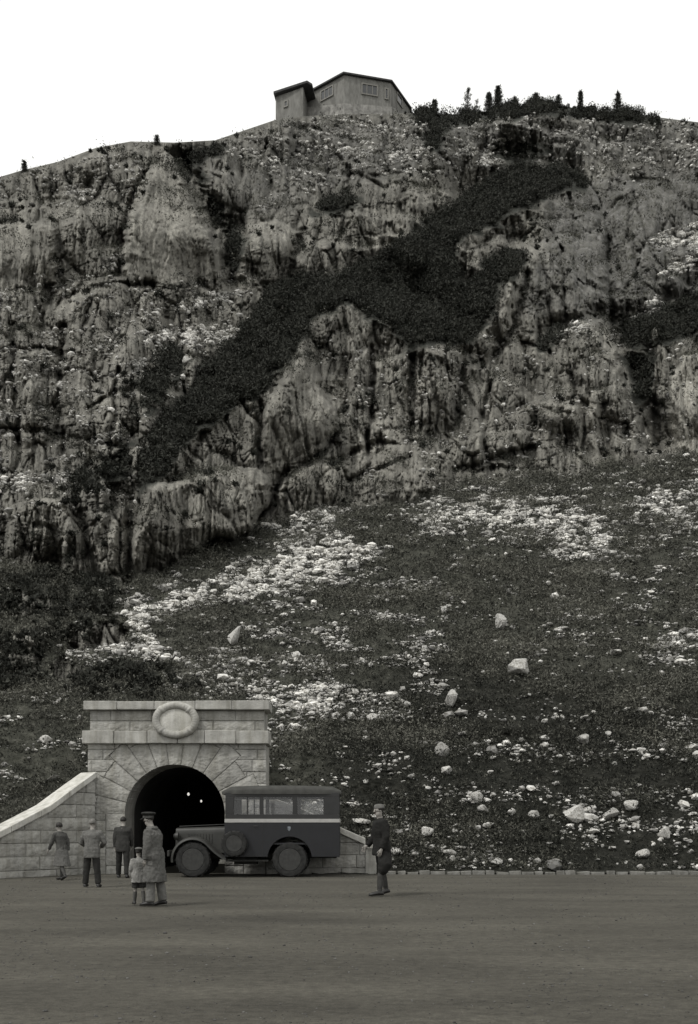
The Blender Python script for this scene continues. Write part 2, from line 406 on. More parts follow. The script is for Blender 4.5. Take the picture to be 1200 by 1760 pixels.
# walls and ledges: a stepped profile, more step than slope
lw = ZM + 0.28 * XM + 3.5 * fbm(XM / 9, ZM / 9, 90, 3)
lg = fbm(XM / 16, lw / 2.6, 94, 3)
qf = .35 + 2.6 * sstep(.15, .6, lg)
qf = qf * (1 - .75 * np.minimum(blg, 1)) + 2.0 * VEG_SHADE * (1 - np.minimum(blg, 1)) + 2.6 * sstep(.3, .9, pale)
qbar = np.apply_along_axis(lambda r: np.convolve(np.pad(r, 60, mode='edge'), np.ones(121) / 121, 'valid'), 0, qf)
dq = CL * q_cl * (qf - qbar) * np.diff(E_, axis=0, prepend=E_[:1])
dev = np.zeros_like(y0); acc = np.zeros(len(cols))
for r_ in range(NR):                # leaky sum: each ledge steps back, the wall above leans out again
    acc = acc * .988 + dq[r_]; dev[r_] = acc
edge = np.clip((PY - rid[None, :]) / 24, 0, 1)
y1 = y0 * np.exp(dev * edge)
rock = CL * (1 - .85 * VEG_SHADE)
XA = (PX - CX) / F * 100; ZA = E_ * 100          # metres on a wall 100 m away: walls stand upright, so their flutes run plumb
smo = np.clip(sstep(-5, 10, poly_sd(wx, wy, BULGE[0][0])) + sstep(-5, 10, poly_sd(wx, wy, BULGE[1][0])) + .6 * sstep(-5, 10, poly_sd(wx, wy, BULGE[2][0])) + sstep(-5, 10, poly_sd(wx, wy, BULGE[6][0])) + .6 * sstep(-5, 10, poly_sd(wx, wy, BULGE[3][0])), 0, 1)
dx = XA + .45 * fbm(XA / 5, ZA / 8, 100, 3); dz = ZA + .8 * fbm(XA / 5 + 7, ZA / 5, 104, 3)
hw = .10 * fbm(XA / .8, ZA / 1.6, 130, 3)
FL = sstep(-8, 12, poly_sd(wx, wy, [(590, 610), (800, 600), (800, 740), (700, 780), (590, 800)])) + .8 * sstep(-8, 10, poly_sd(wx, wy, BULGE[6][0])) \
   + .7 * sstep(-8, 12, poly_sd(wx, wy, [(-60, 385), (200, 385), (200, 490), (-60, 505)])) + .5 * sstep(-8, 12, poly_sd(wx, wy, [(240, 800), (450, 790), (460, 900), (260, 900)])) + .5 * sstep(-6, 8, poly_sd(wx, wy, BULGE[2][0]))
FL = np.clip(FL + .6 * sstep(-10, 14, poly_sd(wx, wy, [(870, 450), (960, 400), (1045, 420), (1050, 540), (960, 560), (860, 590)])), 0, 1)
R += CL * (2.4 * fbm(dx / 12, dz / 18, 110, 3))
R += rock * 1.2 * (ridged(dx / 4.2, dz / 15, 114, 2) - .3) * (.4 + .6 * sstep(-.2, .3, fbm(XA / 10, ZA / 10, 116, 2))) * (1 - .85 * smo)
R += rock * (.26 + .40 * FL - .12 * smo) * ridged((dx + .06 * dz) / 1.15 + hw, dz / 9, 118, 3, .6)
def blocks(u, v, s, amp, tx, tz, ck):
    e1, e2, a1, a2, a3, ox, oy = worley(u, v, s)
    return amp * (1.0 * (a1 - .5) + tx * (a2 - .5) * ox + tz * (a3 - .65) * oy + ck * sstep(.16, 0, e2 - e1) - .5 * np.sqrt(np.clip(e2 - e1, 0, .6)))
cx_ = dx + hw; bk = rock * (1.0 - .75 * smo)
R += bk * blocks(cx_ / 3.2, dz / 6.5 + .1 * dx, 5, 1.15, 1.5, 1.1, .5) * (1 - .4 * FL)
R += bk * blocks(cx_ / 1.1, dz / 4.4 + .10 * dx, 7, .44, .9, .7, .8)
R += bk * blocks((cx_ + .5 * hw) / .46, dz / 2.3, 12, .19, .9, .9, .9) * (.5 + .9 * sstep(-.3, .4, fbm(XA / 5, ZA / 5, 131, 2)))
R += bk * blocks(cx_ / 1.0, (dz + .15 * dx) / .6, 15, .22, .5, 1.4, .5) * sstep(.0, .4, fbm(XA / 7, ZA / 4, 133, 3))
fm_ = (.25 + .75 * sstep(-.25, .25, fbm(XA / 5, ZA / 6, 137, 2)))
R += rock * fm_ * (.30 - .15 * smo) * sstep(.075, .0, np.abs(perlin((cx_ + .04 * dz) / 1.3, dz / 8, 123)))
R += bk * fm_ * .18 * sstep(.07, .0, np.abs(perlin((cx_ + .35 * dz) / 1.9, (dz - .3 * dx) / 5, 125)))
R += bk * .26 * sstep(.06, .0, np.abs(perlin(cx_ / 7, (dz - .25 * dx) / 1.8, 127))) * sstep(0, .3, fbm(XA / 6, ZA / 6, 139, 2))
R += rock * (.10 + .05 * smo) * ridged(cx_ / .40, dz / 3.2, 119, 2, .6)
R += rock * .055 * perlin(cx_ / .20, dz / .32, 121)
bed = (dz - .22 * dx) / 1.9 + .8 * fbm(dx / 6, dz / 6, 136, 2)
fr_ = bed - np.floor(bed); hb = (hsh(np.floor(bed).astype(np.int32), 0 * bed.astype(np.int32), 3) & 63) / 63.
R += bk * (1 - FL) * .35 * hb * (sstep(0, .75, fr_) - sstep(.82, 1, fr_)) * sstep(0, .4, fbm(XA / 8, ZA / 6, 138, 2))
soft = sstep(-20, 25, poly_sd(wx, wy, [(1000, 300), (1260, 270), (1260, 570), (1060, 560), (960, 545), (900, 540), (890, 480), (930, 440), (930, 360)]))
soft = np.maximum(soft, .8 * sstep(-20, 25, poly_sd(wx, wy, [(470, 200), (860, 195), (1240, 200), (1240, 290), (860, 285), (700, 300), (560, 330), (470, 320)])))
soft = np.maximum(soft, .6 * sstep(-20, 25, poly_sd(wx, wy, [(310, 250), (470, 210), (560, 330), (470, 380), (390, 380)])))
R *= 1 - .12 * soft * CL
# slope: hummocks, runnels and rubble
lowm = 1 - CL
R += lowm * (.35 * fbm(XM / 4, ZM / 2.2, 140, 3) + .16 * fbm(XM / .9, ZM / .5, 144, 3)) * np.clip((PY - BASE_PY) / -30, 0, 1)
lp = lowm * pale
e1, e2, r1, r2, r3, ox, oy = worley(XM / .42, ZM / .26, 22)
R -= lp * .16 * (r1 + .4 - e1)
R -= VEG_SHADE * (.35 * fbm(XM / 1.2, ZM / 1.2, 150, 3))
edge = np.clip((PY - rid[None, :]) / 22, 0, 1); R *= .1 + .9 * edge      # keep the ridge line where it is
Y = np.maximum(y1 + R, BASE_D)
P3 = np.stack([(PX - CX) / F * Y, Y, H + E_ * Y], -1)
# the ground behind the ridge rolls over and falls away
back = []
for kk, (dy, dzv) in enumerate([(1.2, .25), (3, .3), (7, 0), (14, -2), (30, -12), (60, -40), (110, -110)]):
    b = P3[-1].copy(); b[:, 1] += dy; b[:, 2] += dzv + (.2 if kk < 3 else 0) * fbm(b[:, 0] / 3, b[:, 1] / 3 + kk, 160); back.append(b)
PF = np.concatenate([P3, np.stack(back)], 0)
nrow, ncol = PF.shape[:2]
idx = np.arange(nrow * ncol).reshape(nrow, ncol)
Q = np.stack([idx[:-1, :-1], idx[:-1, 1:], idx[1:, 1:], idx[1:, :-1]], -1).reshape(-1, 4)
# no ground inside the tunnel and behind its stone front
pxc = (PX[:-1, :-1]); pyc = PY[:-1, :-1]
hole = ((pxc > 166) & (pxc < 442) & (pyc > 1232))
hole = np.concatenate([hole, np.zeros((len(back), ncol - 1), bool)], 0)
# behind the portal and the wing walls the slope starts higher up: push it back there
Q = Q[~hole.ravel()]
pad = lambda a: np.concatenate([a, np.repeat(a[-1:], len(back), 0)], 0)
me = np_mesh("mountainside", PF, Q)
streak = fbm(XA / .55, ZA / 8, 170, 4); patch = fbm(XA / 6, ZA / 5, 174, 4)
attr(me, 'cliff', pad(CL)); attr(me, 'veg_shade', pad(VEG_SHADE)); attr(me, 'pale', pad(pale)); attr(me, 'streak', pad(.5 + .35 * streak + .3 * patch))
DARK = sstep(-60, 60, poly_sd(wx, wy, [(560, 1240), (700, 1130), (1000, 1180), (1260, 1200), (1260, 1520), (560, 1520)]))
attr(me, 'dark', pad(DARK)); attr(me, 'soft', pad(soft)); attr(me, 'bulge_tone', pad(np.clip(blg * .5, 0, 1)))  # last attribute: paler tone on the bulging rock faces

def terrain_material():
    m = bpy.data.materials.new('limestone_and_turf'); m.use_nodes = True; n = m.node_tree; n.nodes.clear(); L = n.links.new
    out = n.nodes.new('ShaderNodeOutputMaterial'); b = n.nodes.new('ShaderNodeBsdfPrincipled'); L(b.outputs[0], out.inputs[0])
    b.inputs['Roughness'].default_value = .95; b.inputs['Specular IOR Level'].default_value = .15
    def A(nm): a = n.nodes.new('ShaderNodeAttribute'); a.attribute_name = nm; return a.outputs['Fac']
    tc = n.nodes.new('ShaderNodeTexCoord')
    def noise(sc, det=8, st=(1, 1, 1), rough=.65):
        mp = n.nodes.new('ShaderNodeMapping'); mp.inputs['Scale'].default_value = st; L(tc.outputs['Object'], mp.inputs[0])
        z = n.nodes.new('ShaderNodeTexNoise'); z.inputs['Scale'].default_value = sc; z.inputs['Detail'].default_value = det; z.inputs['Roughness'].default_value = rough
        L(mp.outputs[0], z.inputs['Vector']); return z.outputs['Fac']
    def ramp(f, stops):
        r = n.nodes.new('ShaderNodeValToRGB'); e = r.color_ramp.elements
        while len(e) < len(stops): e.new(.5)
        for q, (p, c) in zip(e, stops): q.position = p; q.color = (*c, 1)
        L(f, r.inputs[0]); return r.outputs[0]
    def mix(f, a, c, typ='MIX'):
        x = n.nodes.new('ShaderNodeMixRGB'); x.blend_type = typ
        for s, v in ((0, f), (1, a), (2, c)):
            if isinstance(v, (int, float)): x.inputs[s].default_value = v if s == 0 else (v, v, v, 1)
            elif isinstance(v, tuple): x.inputs[s].default_value = (*v, 1)
            else: L(v, x.inputs[s])
        return x.outputs[0]
    g = lambda v: (v * 1.0, v * .992, v * .965)
    rock = ramp(A('streak'), [(.15, g(.115)), (.4, g(.155)), (.62, g(.19)), (.9, g(.245))])
    rock = mix(.55, rock, ramp(noise(3.2, 10), [(.3, g(.45)), (.5, g(.95)), (.72, g(1.5))]), 'MULTIPLY')
    rock = mix(.35, rock, ramp(noise(.9, 6, (1, 1, .18)), [(.35, g(.4)), (.5, g(1)), (.7, g(1.3))]), 'MULTIPLY')
    rock = mix(.55, rock, ramp(noise(2.6, 10, (1.6, 1.6, .28), .75), [(.36, g(.42)), (.47, g(.95)), (.58, g(1.05)), (.70, g(1.65))]), 'MULTIPLY')
    rock = mix(ramp(noise(.55, 9, (1, 1, .7), .7), [(.54, (0, 0, 0)), (.66, (.6, .6, .6))]), rock, ramp(noise(7., 6), [(.35, (.03, .031, .026)), (.7, g(.10))]))
    fr = ramp(A('bulge_tone'), [(0, g(.47)), (.5, g(.57)), (1, g(.85))]); rock = mix(1.0, mix(1.0, rock, fr, 'MULTIPLY'), g(2.05), 'MULTIPLY')
    turfy = ramp(noise(1.1, 10), [(.36, (.035, .036, .03)), (.52, g(.08)), (.68, g(.20))])
    rock = mix(mix(1.0, A('soft'), g(.62), 'MULTIPLY'), rock, turfy)
    turf = ramp(noise(2.6, 10), [(.3, (.022, .023, .019)), (.55, (.045, .046, .038)), (.75, (.11, .108, .095))])
    stone = ramp(noise(5.5, 6, (1, 1, 1), .6), [(.42, (.045, .045, .04)), (.55, g(.20)), (.68, g(.5))])
    turf = mix(1.0, turf, mix(A('dark'), g(1.15), g(.45)), 'MULTIPLY')
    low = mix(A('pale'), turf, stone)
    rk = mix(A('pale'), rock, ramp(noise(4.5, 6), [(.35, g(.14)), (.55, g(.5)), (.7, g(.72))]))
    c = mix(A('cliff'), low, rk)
    c = mix(A('veg_shade'), c, ramp(noise(3., 8), [(.35, (.022, .023, .02)), (.6, (.038, .039, .033)), (.8, (.06, .06, .052))]))
    L(c, b.inputs['Base Color'])
    bp = n.nodes.new('ShaderNodeBump'); bp.inputs['Strength'].default_value = .9; bp.inputs['Distance'].default_value = .12
    L(noise(5.0, 12, (1, 1, .35), .75), bp.inputs['Height']); L(bp.outputs[0], b.inputs['Normal'])
    return m
M_terr = terrain_material()
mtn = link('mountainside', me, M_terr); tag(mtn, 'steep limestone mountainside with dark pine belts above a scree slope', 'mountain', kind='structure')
# surface sampling --------------------------------------------------
Pc = .25 * (P3[:-1, :-1] + P3[1:, :-1] + P3[:-1, 1:] + P3[1:, 1:])
du = P3[:-1, 1:] - P3[:-1, :-1]; dv = P3[1:, :-1] - P3[:-1, :-1]
cr = np.cross(du, dv); AREA = np.linalg.norm(cr, axis=-1); NRM = cr / (AREA[..., None] + 1e-9)
NRM[NRM[..., 1] > 0] *= -1
pxc = PX[:-1, :-1]; pyc = PY[:-1, :-1]
INV = ((pxc > -230) & (pxc < 1430))
VEG_SHADEc = VEG_SHADE[:-1, :-1]; PALEc = pale[:-1, :-1]; CLc = CL[:-1, :-1]
UPc = np.clip(NRM[..., 2], 0, 1)
HIDE = ((pxc > 150) & (pxc < 458) & (pyc > 1212)) | (pyc > 1497)
def sample(weight, n):
    wgt = (weight * AREA * INV * ~HIDE).ravel(); cdf = np.cumsum(wgt); cdf /= cdf[-1]
    i = np.searchsorted(cdf, rng.random(n)); i = np.minimum(i, len(cdf) - 1)
    a = rng.random(n)[:, None]; b = rng.random(n)[:, None]
    du_ = du.reshape(-1, 3)[i]; dv_ = dv.reshape(-1, 3)[i]
    return Pc.reshape(-1, 3)[i] + du_ * (a - .5) + dv_ * (b - .5), NRM.reshape(-1, 3)[i], i
def surf(px, py):
    c = int(np.argmin(abs(cols - px))); r = int(np.argmin(abs(PY[:, c] - py))); return P3[r, c].copy(), NRM[min(r, NR - 2), min(c, ncol - 2)].copy()
# ================================================================== PLAZA, KERB
def plaza_material():
    m = bpy.data.materials.new('rolled_gravel'); m.use_nodes = True; n = m.node_tree; n.nodes.clear(); L = n.links.new
    out = n.nodes.new('ShaderNodeOutputMaterial'); b = n.nodes.new('ShaderNodeBsdfPrincipled'); L(b.outputs[0], out.inputs[0])
    b.inputs['Roughness'].default_value = .9; b.inputs['Specular IOR Level'].default_value = .2
    tc = n.nodes.new('ShaderNodeTexCoord')
    def nz(sc, st, det=8, rot=0.0, rough=.6):
        mp = n.nodes.new('ShaderNodeMapping'); mp.inputs['Scale'].default_value = st; mp.inputs['Rotation'].default_value = (0, 0, rot); L(tc.outputs['Object'], mp.inputs[0])
        z = n.nodes.new('ShaderNodeTexNoise'); z.inputs['Scale'].default_value = sc; z.inputs['Detail'].default_value = det; z.inputs['Roughness'].default_value = rough
        L(mp.outputs[0], z.inputs['Vector']); return z.outputs['Fac']
    def ramp(f, a, b_, p=.3, q=.7):
        r = n.nodes.new('ShaderNodeValToRGB'); r.color_ramp.elements[0].position = p; r.color_ramp.elements[1].position = q
        r.color_ramp.elements[0].color = (a, a * .985, a * .94, 1); r.color_ramp.elements[1].color = (b_, b_ * .985, b_ * .94, 1); L(f, r.inputs[0]); return r.outputs[0]
    def mul(a, b_, f=1.0):
        x = n.nodes.new('ShaderNodeMixRGB'); x.blend_type = 'MULTIPLY'; x.inputs[0].default_value = f; L(a, x.inputs[1]); L(b_, x.inputs[2]); return x.outputs[0]
    c = ramp(nz(.35, (.7, 1.8, 1), 10), .040, .080)
    c = mul(c, ramp(nz(.5, (.5, 2.2, 1), 6, .16), .92, 1.08, .35, .65))       # rolled and raked streaks across the court
    c = mul(c, ramp(nz(7, (1, 1.6, 1), 10, .1, .8), .5, 1.5, .3, .7))
    c = mul(c, ramp(nz(70, (1, 1, 1), 4, 0, .7), .7, 1.35, .3, .7))
    L(c, b.inputs['Base Color'])
    bp = n.nodes.new('ShaderNodeBump'); bp.inputs['Strength'].default_value = .6; bp.inputs['Distance'].default_value = .015
    L(nz(45, (1, 1, 1), 8, 0, .75), bp.inputs['Height']); L(bp.outputs[0], b.inputs['Normal'])
    return m
gx = np.concatenate([[-400, -120], np.linspace(-40, 40, 161), [120, 400]]); gy = np.concatenate([[-300, -60, -20], np.linspace(-4, 28.6, 120), [40, 60, 120]])
GX, GY = np.meshgrid(gx, gy)
GZ = .018 * fbm(GX / 2.6, GY / 2.6, 200, 4) * sstep(27.3, 25, GY) - 3.0 * sstep(29.5, 60, GY)
gi = np.arange(GX.size).reshape(GX.shape)
pl = link('plaza', np_mesh('plaza', np.stack([GX, GY, GZ], -1), np.stack([gi[:-1, :-1], gi[:-1, 1:], gi[1:, 1:], gi[1:, :-1]], -1).reshape(-1, 4)), plaza_material())
tag(pl, 'wide grey forecourt of rolled gravel', 'forecourt', kind='structure')

M_stone = None
def stone_material(name, lo, mid, hi, course=True):
    m = bpy.data.materials.new(name); m.use_nodes = True; n = m.node_tree; n.nodes.clear(); L = n.links.new
    out = n.nodes.new('ShaderNodeOutputMaterial'); b = n.nodes.new('ShaderNodeBsdfPrincipled'); L(b.outputs[0], out.inputs[0])
    b.inputs['Roughness'].default_value = .85; b.inputs['Specular IOR Level'].default_value = .25
    tc = n.nodes.new('ShaderNodeTexCoord')
    def nz(sc, det, st=(1, 1, 1)):
        mp = n.nodes.new('ShaderNodeMapping'); mp.inputs['Scale'].default_value = st; L(tc.outputs['Object'], mp.inputs[0])
        z = n.nodes.new('ShaderNodeTexNoise'); z.inputs['Scale'].default_value = sc; z.inputs['Detail'].default_value = det; z.inputs['Roughness'].default_value = .65; L(mp.outputs[0], z.inputs['Vector']); return z.outputs['Fac']
    r = n.nodes.new('ShaderNodeValToRGB'); e = r.color_ramp.elements; e.new(.5)
    for q, (p, v) in zip(e, [(.28, lo), (.5, mid), (.75, hi)]): q.position = p; q.color = (v, v * .985, v * .92, 1)
    L(nz(2.2, 10), r.inputs[0]); c = r.outputs[0]
    if course:      # each block its own stone: a tone attribute from the builder
        a = n.nodes.new('ShaderNodeAttribute'); a.attribute_name = 'tone'
        x = n.nodes.new('ShaderNodeMixRGB'); x.blend_type = 'MULTIPLY'; x.inputs[0].default_value = 1; L(c, x.inputs[1]); L(a.outputs['Fac'], x.inputs[2]); c = x.outputs[0]
    r2 = n.nodes.new('ShaderNodeValToRGB'); r2.color_ramp.elements[0].position = .35; r2.color_ramp.elements[0].color = (.62, .61, .57, 1); r2.color_ramp.elements[1].position = .6
    L(nz(1.4, 6, (3, 3, .35)), r2.inputs[0])                      # rain streaks
    x = n.nodes.new('ShaderNodeMixRGB'); x.blend_type = 'MULTIPLY'; x.inputs[0].default_value = .8; L(c, x.inputs[1]); L(r2.outputs[0], x.inputs[2]); c = x.outputs[0]
    L(c, b.inputs['Base Color'])
    bp = n.nodes.new('ShaderNodeBump'); bp.inputs['Strength'].default_value = .7; bp.inputs['Distance'].default_value = .02
    L(nz(18, 10), bp.inputs['Height']); L(bp.outputs[0], b.inputs['Normal'])
    return m
M_ash = stone_material('ashlar_limestone', .22, .32, .41)
M_trim = stone_material('dressed_limestone', .24, .36, .47, course=False)
M_cap = stone_material('pale_coping_stone', .38, .52, .62, course=False)

def masonry(name, x0, x1, z0, z1, step, joints, inside, parent, thick, origin, ang, mat, snap=None):
    """a stone face built as a fine relief: joints cut in, every block at its own depth and tone, given real thickness.
    local u along the wall, z up, the face looks to -v; placed by origin and angle"""
    nu = int((x1 - x0) / step) + 1; nz_ = int((z1 - z0) / step) + 1
    U, Z = np.meshgrid(np.linspace(x0, x1, nu), np.linspace(z0, z1, nz_))
    if snap is not None: U, Z = snap(U, Z)
    cell_d, bid = joints(U, Z)                    # distance to the joint, block number
    r1 = (hsh(bid.astype(np.int32), bid.astype(np.int32) * 0 + 5, 1) & 255) / 255.; r2 = (hsh(bid.astype(np.int32), bid.astype(np.int32) * 0 + 9, 2) & 255) / 255.
    V = -.030 * sstep(0, .022, cell_d) - .018 * r1 - .012 * fbm(U / .16, Z / .12, 210, 4) * sstep(0, .04, cell_d) - .022 * sstep(0, .16, cell_d) * (.3 + r2)
    uc = .25 * (U[:-1, :-1] + U[1:, :-1] + U[:-1, 1:] + U[1:, 1:]); zc = .25 * (Z[:-1, :-1] + Z[1:, :-1] + Z[:-1, 1:] + Z[1:, 1:])
    keep = inside(uc, zc)
    n = U.size; ii = np.arange(n).reshape(U.shape)
    q = np.stack([ii[:-1, :-1], ii[:-1, 1:], ii[1:, 1:], ii[1:, :-1]], -1)[keep]
    ca, sa = math.cos(ang), math.sin(ang)
    def place(u, v, z): return np.stack([origin[0] + u * ca - v * sa, origin[1] + u * sa + v * ca, z + origin[2]], -1).reshape(-1, 3)
    front = place(U, V, Z); backv = place(U, np.full_like(U, thick), Z)
    # boundary edges -> sides
    e = np.concatenate([q[:, [0, 1]], q[:, [1, 2]], q[:, [2, 3]], q[:, [3, 0]]]); key = np.sort(e, 1); kk = key[:, 0].astype(np.int64) * n + key[:, 1]
    u_, inv, cnt = np.unique(kk, return_inverse=True, return_counts=True); bd = e[cnt[inv] == 1]
    side = np.stack([bd[:, 1], bd[:, 0], bd[:, 0] + n, bd[:, 1] + n], -1)
    Vv = np.concatenate([front, backv]); Qq = np.concatenate([q, q[:, ::-1] + n, side])
    used = np.unique(Qq); mp = np.full(2 * n, -1); mp[used] = np.arange(len(used))
    me = np_mesh(name, Vv[used], mp[Qq], smooth=False)
    tone = np.concatenate([(.86 + .26 * r2).ravel() * (1 - .28 * sstep(.02, .004, cell_d)).ravel(), np.ones(n)])
    attr(me, 'tone', tone[used])
    return link(name, me, mat, parent)

# ---------------------------------------------------------------- tunnel portal
PYD = 28.3
def PXm(px): return (px - CX) / F * PYD
def PZm(py): return H + (CY - py) / F * PYD
ACX, AR, AZ = PXm(301), 1.62, PZm(1400)
xl, xr = PXm(152), PXm(457)
zt, z_fr, z_cor, z_body = PZm(1206), PZm(1221), PZm(1257), PZm(1279)
portal = thing('tunnel_portal', 'pale ashlar tunnel portal with round arch and wreath medallion under the slope', 'tunnel portal', (ACX, PYD, 0))
def rel(o, p):       # the portal's parts are built in world metres: keep them there under the Empty
    o.location = (-p.location.x, -p.location.y, -p.location.z); return o
RINGW = .98
def portal_joints(U, Z):
    r = np.hypot(U - ACX, Z - AZ); th = np.degrees(np.arctan2(Z - AZ, U - ACX))
    # courses
    zc = np.array([-.3, .44, .86, 1.30, 1.72, 2.14, 2.52, 2.92, 3.30, 3.68, 4.02, 4.5])
    k = np.clip(np.searchsorted(zc, Z) - 1, 0, len(zc) - 2); dzj = np.minimum(Z - zc[k], zc[k + 1] - Z)
    wb = np.array([1.15, .8, 1.3, .95, 1.2, .75, 1.1, .9, 1.3, 1., 1., 1.])[k]; off = (k * .613) % 1
    c = (U - xl) / wb + off; f = c - np.floor(c); dxj = np.minimum(f, 1 - f) * wb
    d_c = np.minimum(dzj, dxj); id_c = np.floor(c).astype(int) * 31 + k * 977 + 5
    # voussoirs, long and short by turns
    nv = 13; a = (th + 0.0) / 180 * nv; kv = np.floor(a); fa = a - kv
    wr = RINGW + .26 * (kv.astype(int) % 2) + np.where(kv == 6, .4, 0)
    d_v = np.minimum(np.minimum(fa, 1 - fa) / nv * math.pi * r, np.abs(wr - (r - AR)))
    inr = (r < AR + wr) & (Z > AZ)
    # jamb stones below the springing
    inj = (np.abs(U - ACX) < AR + .62) & (Z <= AZ)
    kj = np.floor((Z + .3) / .56); fj = (Z + .3) / .56 - kj; d_j = np.minimum(np.minimum(fj, 1 - fj) * .56, np.abs(AR + .62 - np.abs(U - ACX)))
    d = np.where(inr, d_v, np.where(inj, d_j, d_c)); b = np.where(inr, kv * 57 + 3000, np.where(inj, kj * 71 + 5000 + (U > ACX) * 400, id_c))
    return np.maximum(d, 0), b
def in_arch(U, Z): return ((np.hypot(U - ACX, Z - AZ) < AR) & (Z > AZ)) | ((np.abs(U - ACX) < AR) & (Z <= AZ))
def arch_snap(U, Z):
    r = np.hypot(U - ACX, Z - AZ); s = .013
    m = (np.abs(r - AR) < s) & (Z > AZ); U = np.where(m, ACX + (U - ACX) / r * AR, U); Z = np.where(m, AZ + (Z - AZ) / r * AR, Z)
    m = (np.abs(np.abs(U - ACX) - AR) < s) & (Z <= AZ); U = np.where(m, ACX + np.sign(U - ACX) * AR, U)
    return U, Z
body = rel(masonry('masonry_wall', xl, xr, -.25, z_body, .022, portal_joints, lambda u, z: ~in_arch(u, z), portal, 1.2, (0, PYD, 0), 0, M_ash, arch_snap), portal)
def fr_joints(U, Z):
    k = np.floor((Z - z_cor) / .34); f = (Z - z_cor) / .34 - k; c = (U - xl) / 1.35 + k * .47; g = c - np.floor(c)
    return np.minimum(np.minimum(f, 1 - f) * .34, np.minimum(g, 1 - g) * 1.35), np.floor(c) * 13 + k * 501 + 77
fz = rel(masonry('frieze', xl + .06, xr - .06, z_cor, z_fr, .022, fr_joints, lambda u, z: u == u, portal, 1.2, (0, PYD + .04, 0), 0, M_ash), portal)
def slabs(name, x0, x1, z0, z1, proj, n, parent, mat, yb=.9):
    mb = MB(); xs = np.linspace(x0, x1, n + 1); xs[1:-1] += rng.uniform(-.12, .12, n - 1)
    me_objs = []
    for i in range(n):
        j = rng.uniform(-.012, .012, 3)
        mb.box(xs[i] + .008, xs[i + 1] - .008, PYD - proj + j[0], PYD + yb, z0 + .004, z1 + j[2], .006)
    return rel(mb.build(name, mat, parent, bevel=.022), portal)
cor = slabs('cornice', PXm(144), PXm(463), z_body, z_cor, .22, 6, portal, M_trim)
cop = slabs('coping', PXm(146), PXm(464), z_fr, zt, .20, 5, portal, M_trim)
for xa, xb in ((xl + .05, xl + .75), (xr - 1.25, xr - .95)):
    MB().box(xa, xb, PYD + 1.203, PYD + 8.5, -.2, z_fr - .02).build('return_wall', M_trim, portal); rel(portal.children[-1], portal)
MB().box(xl + .753, xr - 1.253, PYD + 1.203, PYD + 8.5, z_fr - .45, z_fr - .05).build('earth_cover', mat_basic('cover_earth', (.04, .04, .033), .95, .1, .3, 4), portal); rel(portal.children[-1], portal)
# keystone
mb = MB(); kz0, kz1 = AZ + AR - .02, z_body - .003
mb.prism([(ACX - .16, kz0), (ACX + .16, kz0), (ACX + .33, kz1), (ACX - .33, kz1)], 'y', PYD - .20, PYD + .3)
mb.build('keystone', M_trim, portal, bevel=.02); rel(portal.children[-1], portal)
# medallion: a thick bound wreath round an oval field
mcx, mcz, ma, mb_, tr = PXm(305), PZm(1239.5), .63, .47, .125
U_ = np.linspace(0, 2 * np.pi, 161)[:-1]; S_ = np.linspace(0, 2 * np.pi, 25)[:-1]
UU, SS = np.meshgrid(U_, S_, indexing='ij')
rr = tr * (1 + .035 * np.cos(UU * 36) * np.cos(SS * 2) + .13 * sstep(.22, .10, np.abs(np.sin(UU * 2 + np.pi / 2))))
xm = mcx + (ma + rr * np.cos(SS)) * np.cos(UU); zm = mcz + (mb_ + rr * np.cos(SS)) * np.sin(UU); ym = PYD - .27 - rr * np.sin(SS) * .95
ii = np.arange(UU.size).reshape(UU.shape); jn = np.roll(ii, -1, 0)
med_q = np.stack([ii, np.roll(ii, -1, 1), np.roll(jn, -1, 1), jn], -1).reshape(-1, 4)
field = MB()
ring = lambda s, y: [(mcx + math.cos(a) * ma * s, y, mcz + math.sin(a) * mb_ * s) for a in np.linspace(0, 2 * np.pi, 49)[:-1]]
field.loft([ring(1.12, PYD + .1), ring(1.12, PYD - .26), ring(.86, PYD - .26), ring(.80, PYD - .30), ring(.3, PYD - .335)])
med = rel(field.build('medallion', M_cap, portal, smooth=True), portal)
wr_me = np_mesh('wreath', np.stack([xm, ym, zm], -1), med_q); wreath = link('wreath', wr_me, M_trim, med)
# tunnel lining: barrel vault running into the mountain, closed far inside
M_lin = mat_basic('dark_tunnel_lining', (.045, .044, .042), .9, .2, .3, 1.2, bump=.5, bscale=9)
def arch_ring(r, y):
    pts = [(ACX + r, y, -.05)] + [(ACX + r * math.cos(a), y, AZ + r * math.sin(a)) for a in np.linspace(0, math.pi, 29)] + [(ACX - r, y, -.05)]
    return pts
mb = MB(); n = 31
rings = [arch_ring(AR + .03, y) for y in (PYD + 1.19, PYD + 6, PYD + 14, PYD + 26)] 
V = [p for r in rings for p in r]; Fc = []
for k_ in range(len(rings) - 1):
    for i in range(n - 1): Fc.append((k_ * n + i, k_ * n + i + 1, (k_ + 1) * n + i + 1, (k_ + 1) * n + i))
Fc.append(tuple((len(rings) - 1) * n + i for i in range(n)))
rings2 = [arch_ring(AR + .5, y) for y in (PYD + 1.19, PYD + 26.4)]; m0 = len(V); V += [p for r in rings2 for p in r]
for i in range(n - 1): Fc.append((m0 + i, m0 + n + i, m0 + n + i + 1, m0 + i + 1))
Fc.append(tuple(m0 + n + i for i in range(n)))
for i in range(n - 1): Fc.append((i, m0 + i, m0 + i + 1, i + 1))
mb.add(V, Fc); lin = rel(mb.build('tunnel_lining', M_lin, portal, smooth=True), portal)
M_lamp = bpy.data.materials.new('lit_tunnel_lamp'); M_lamp.use_nodes = True
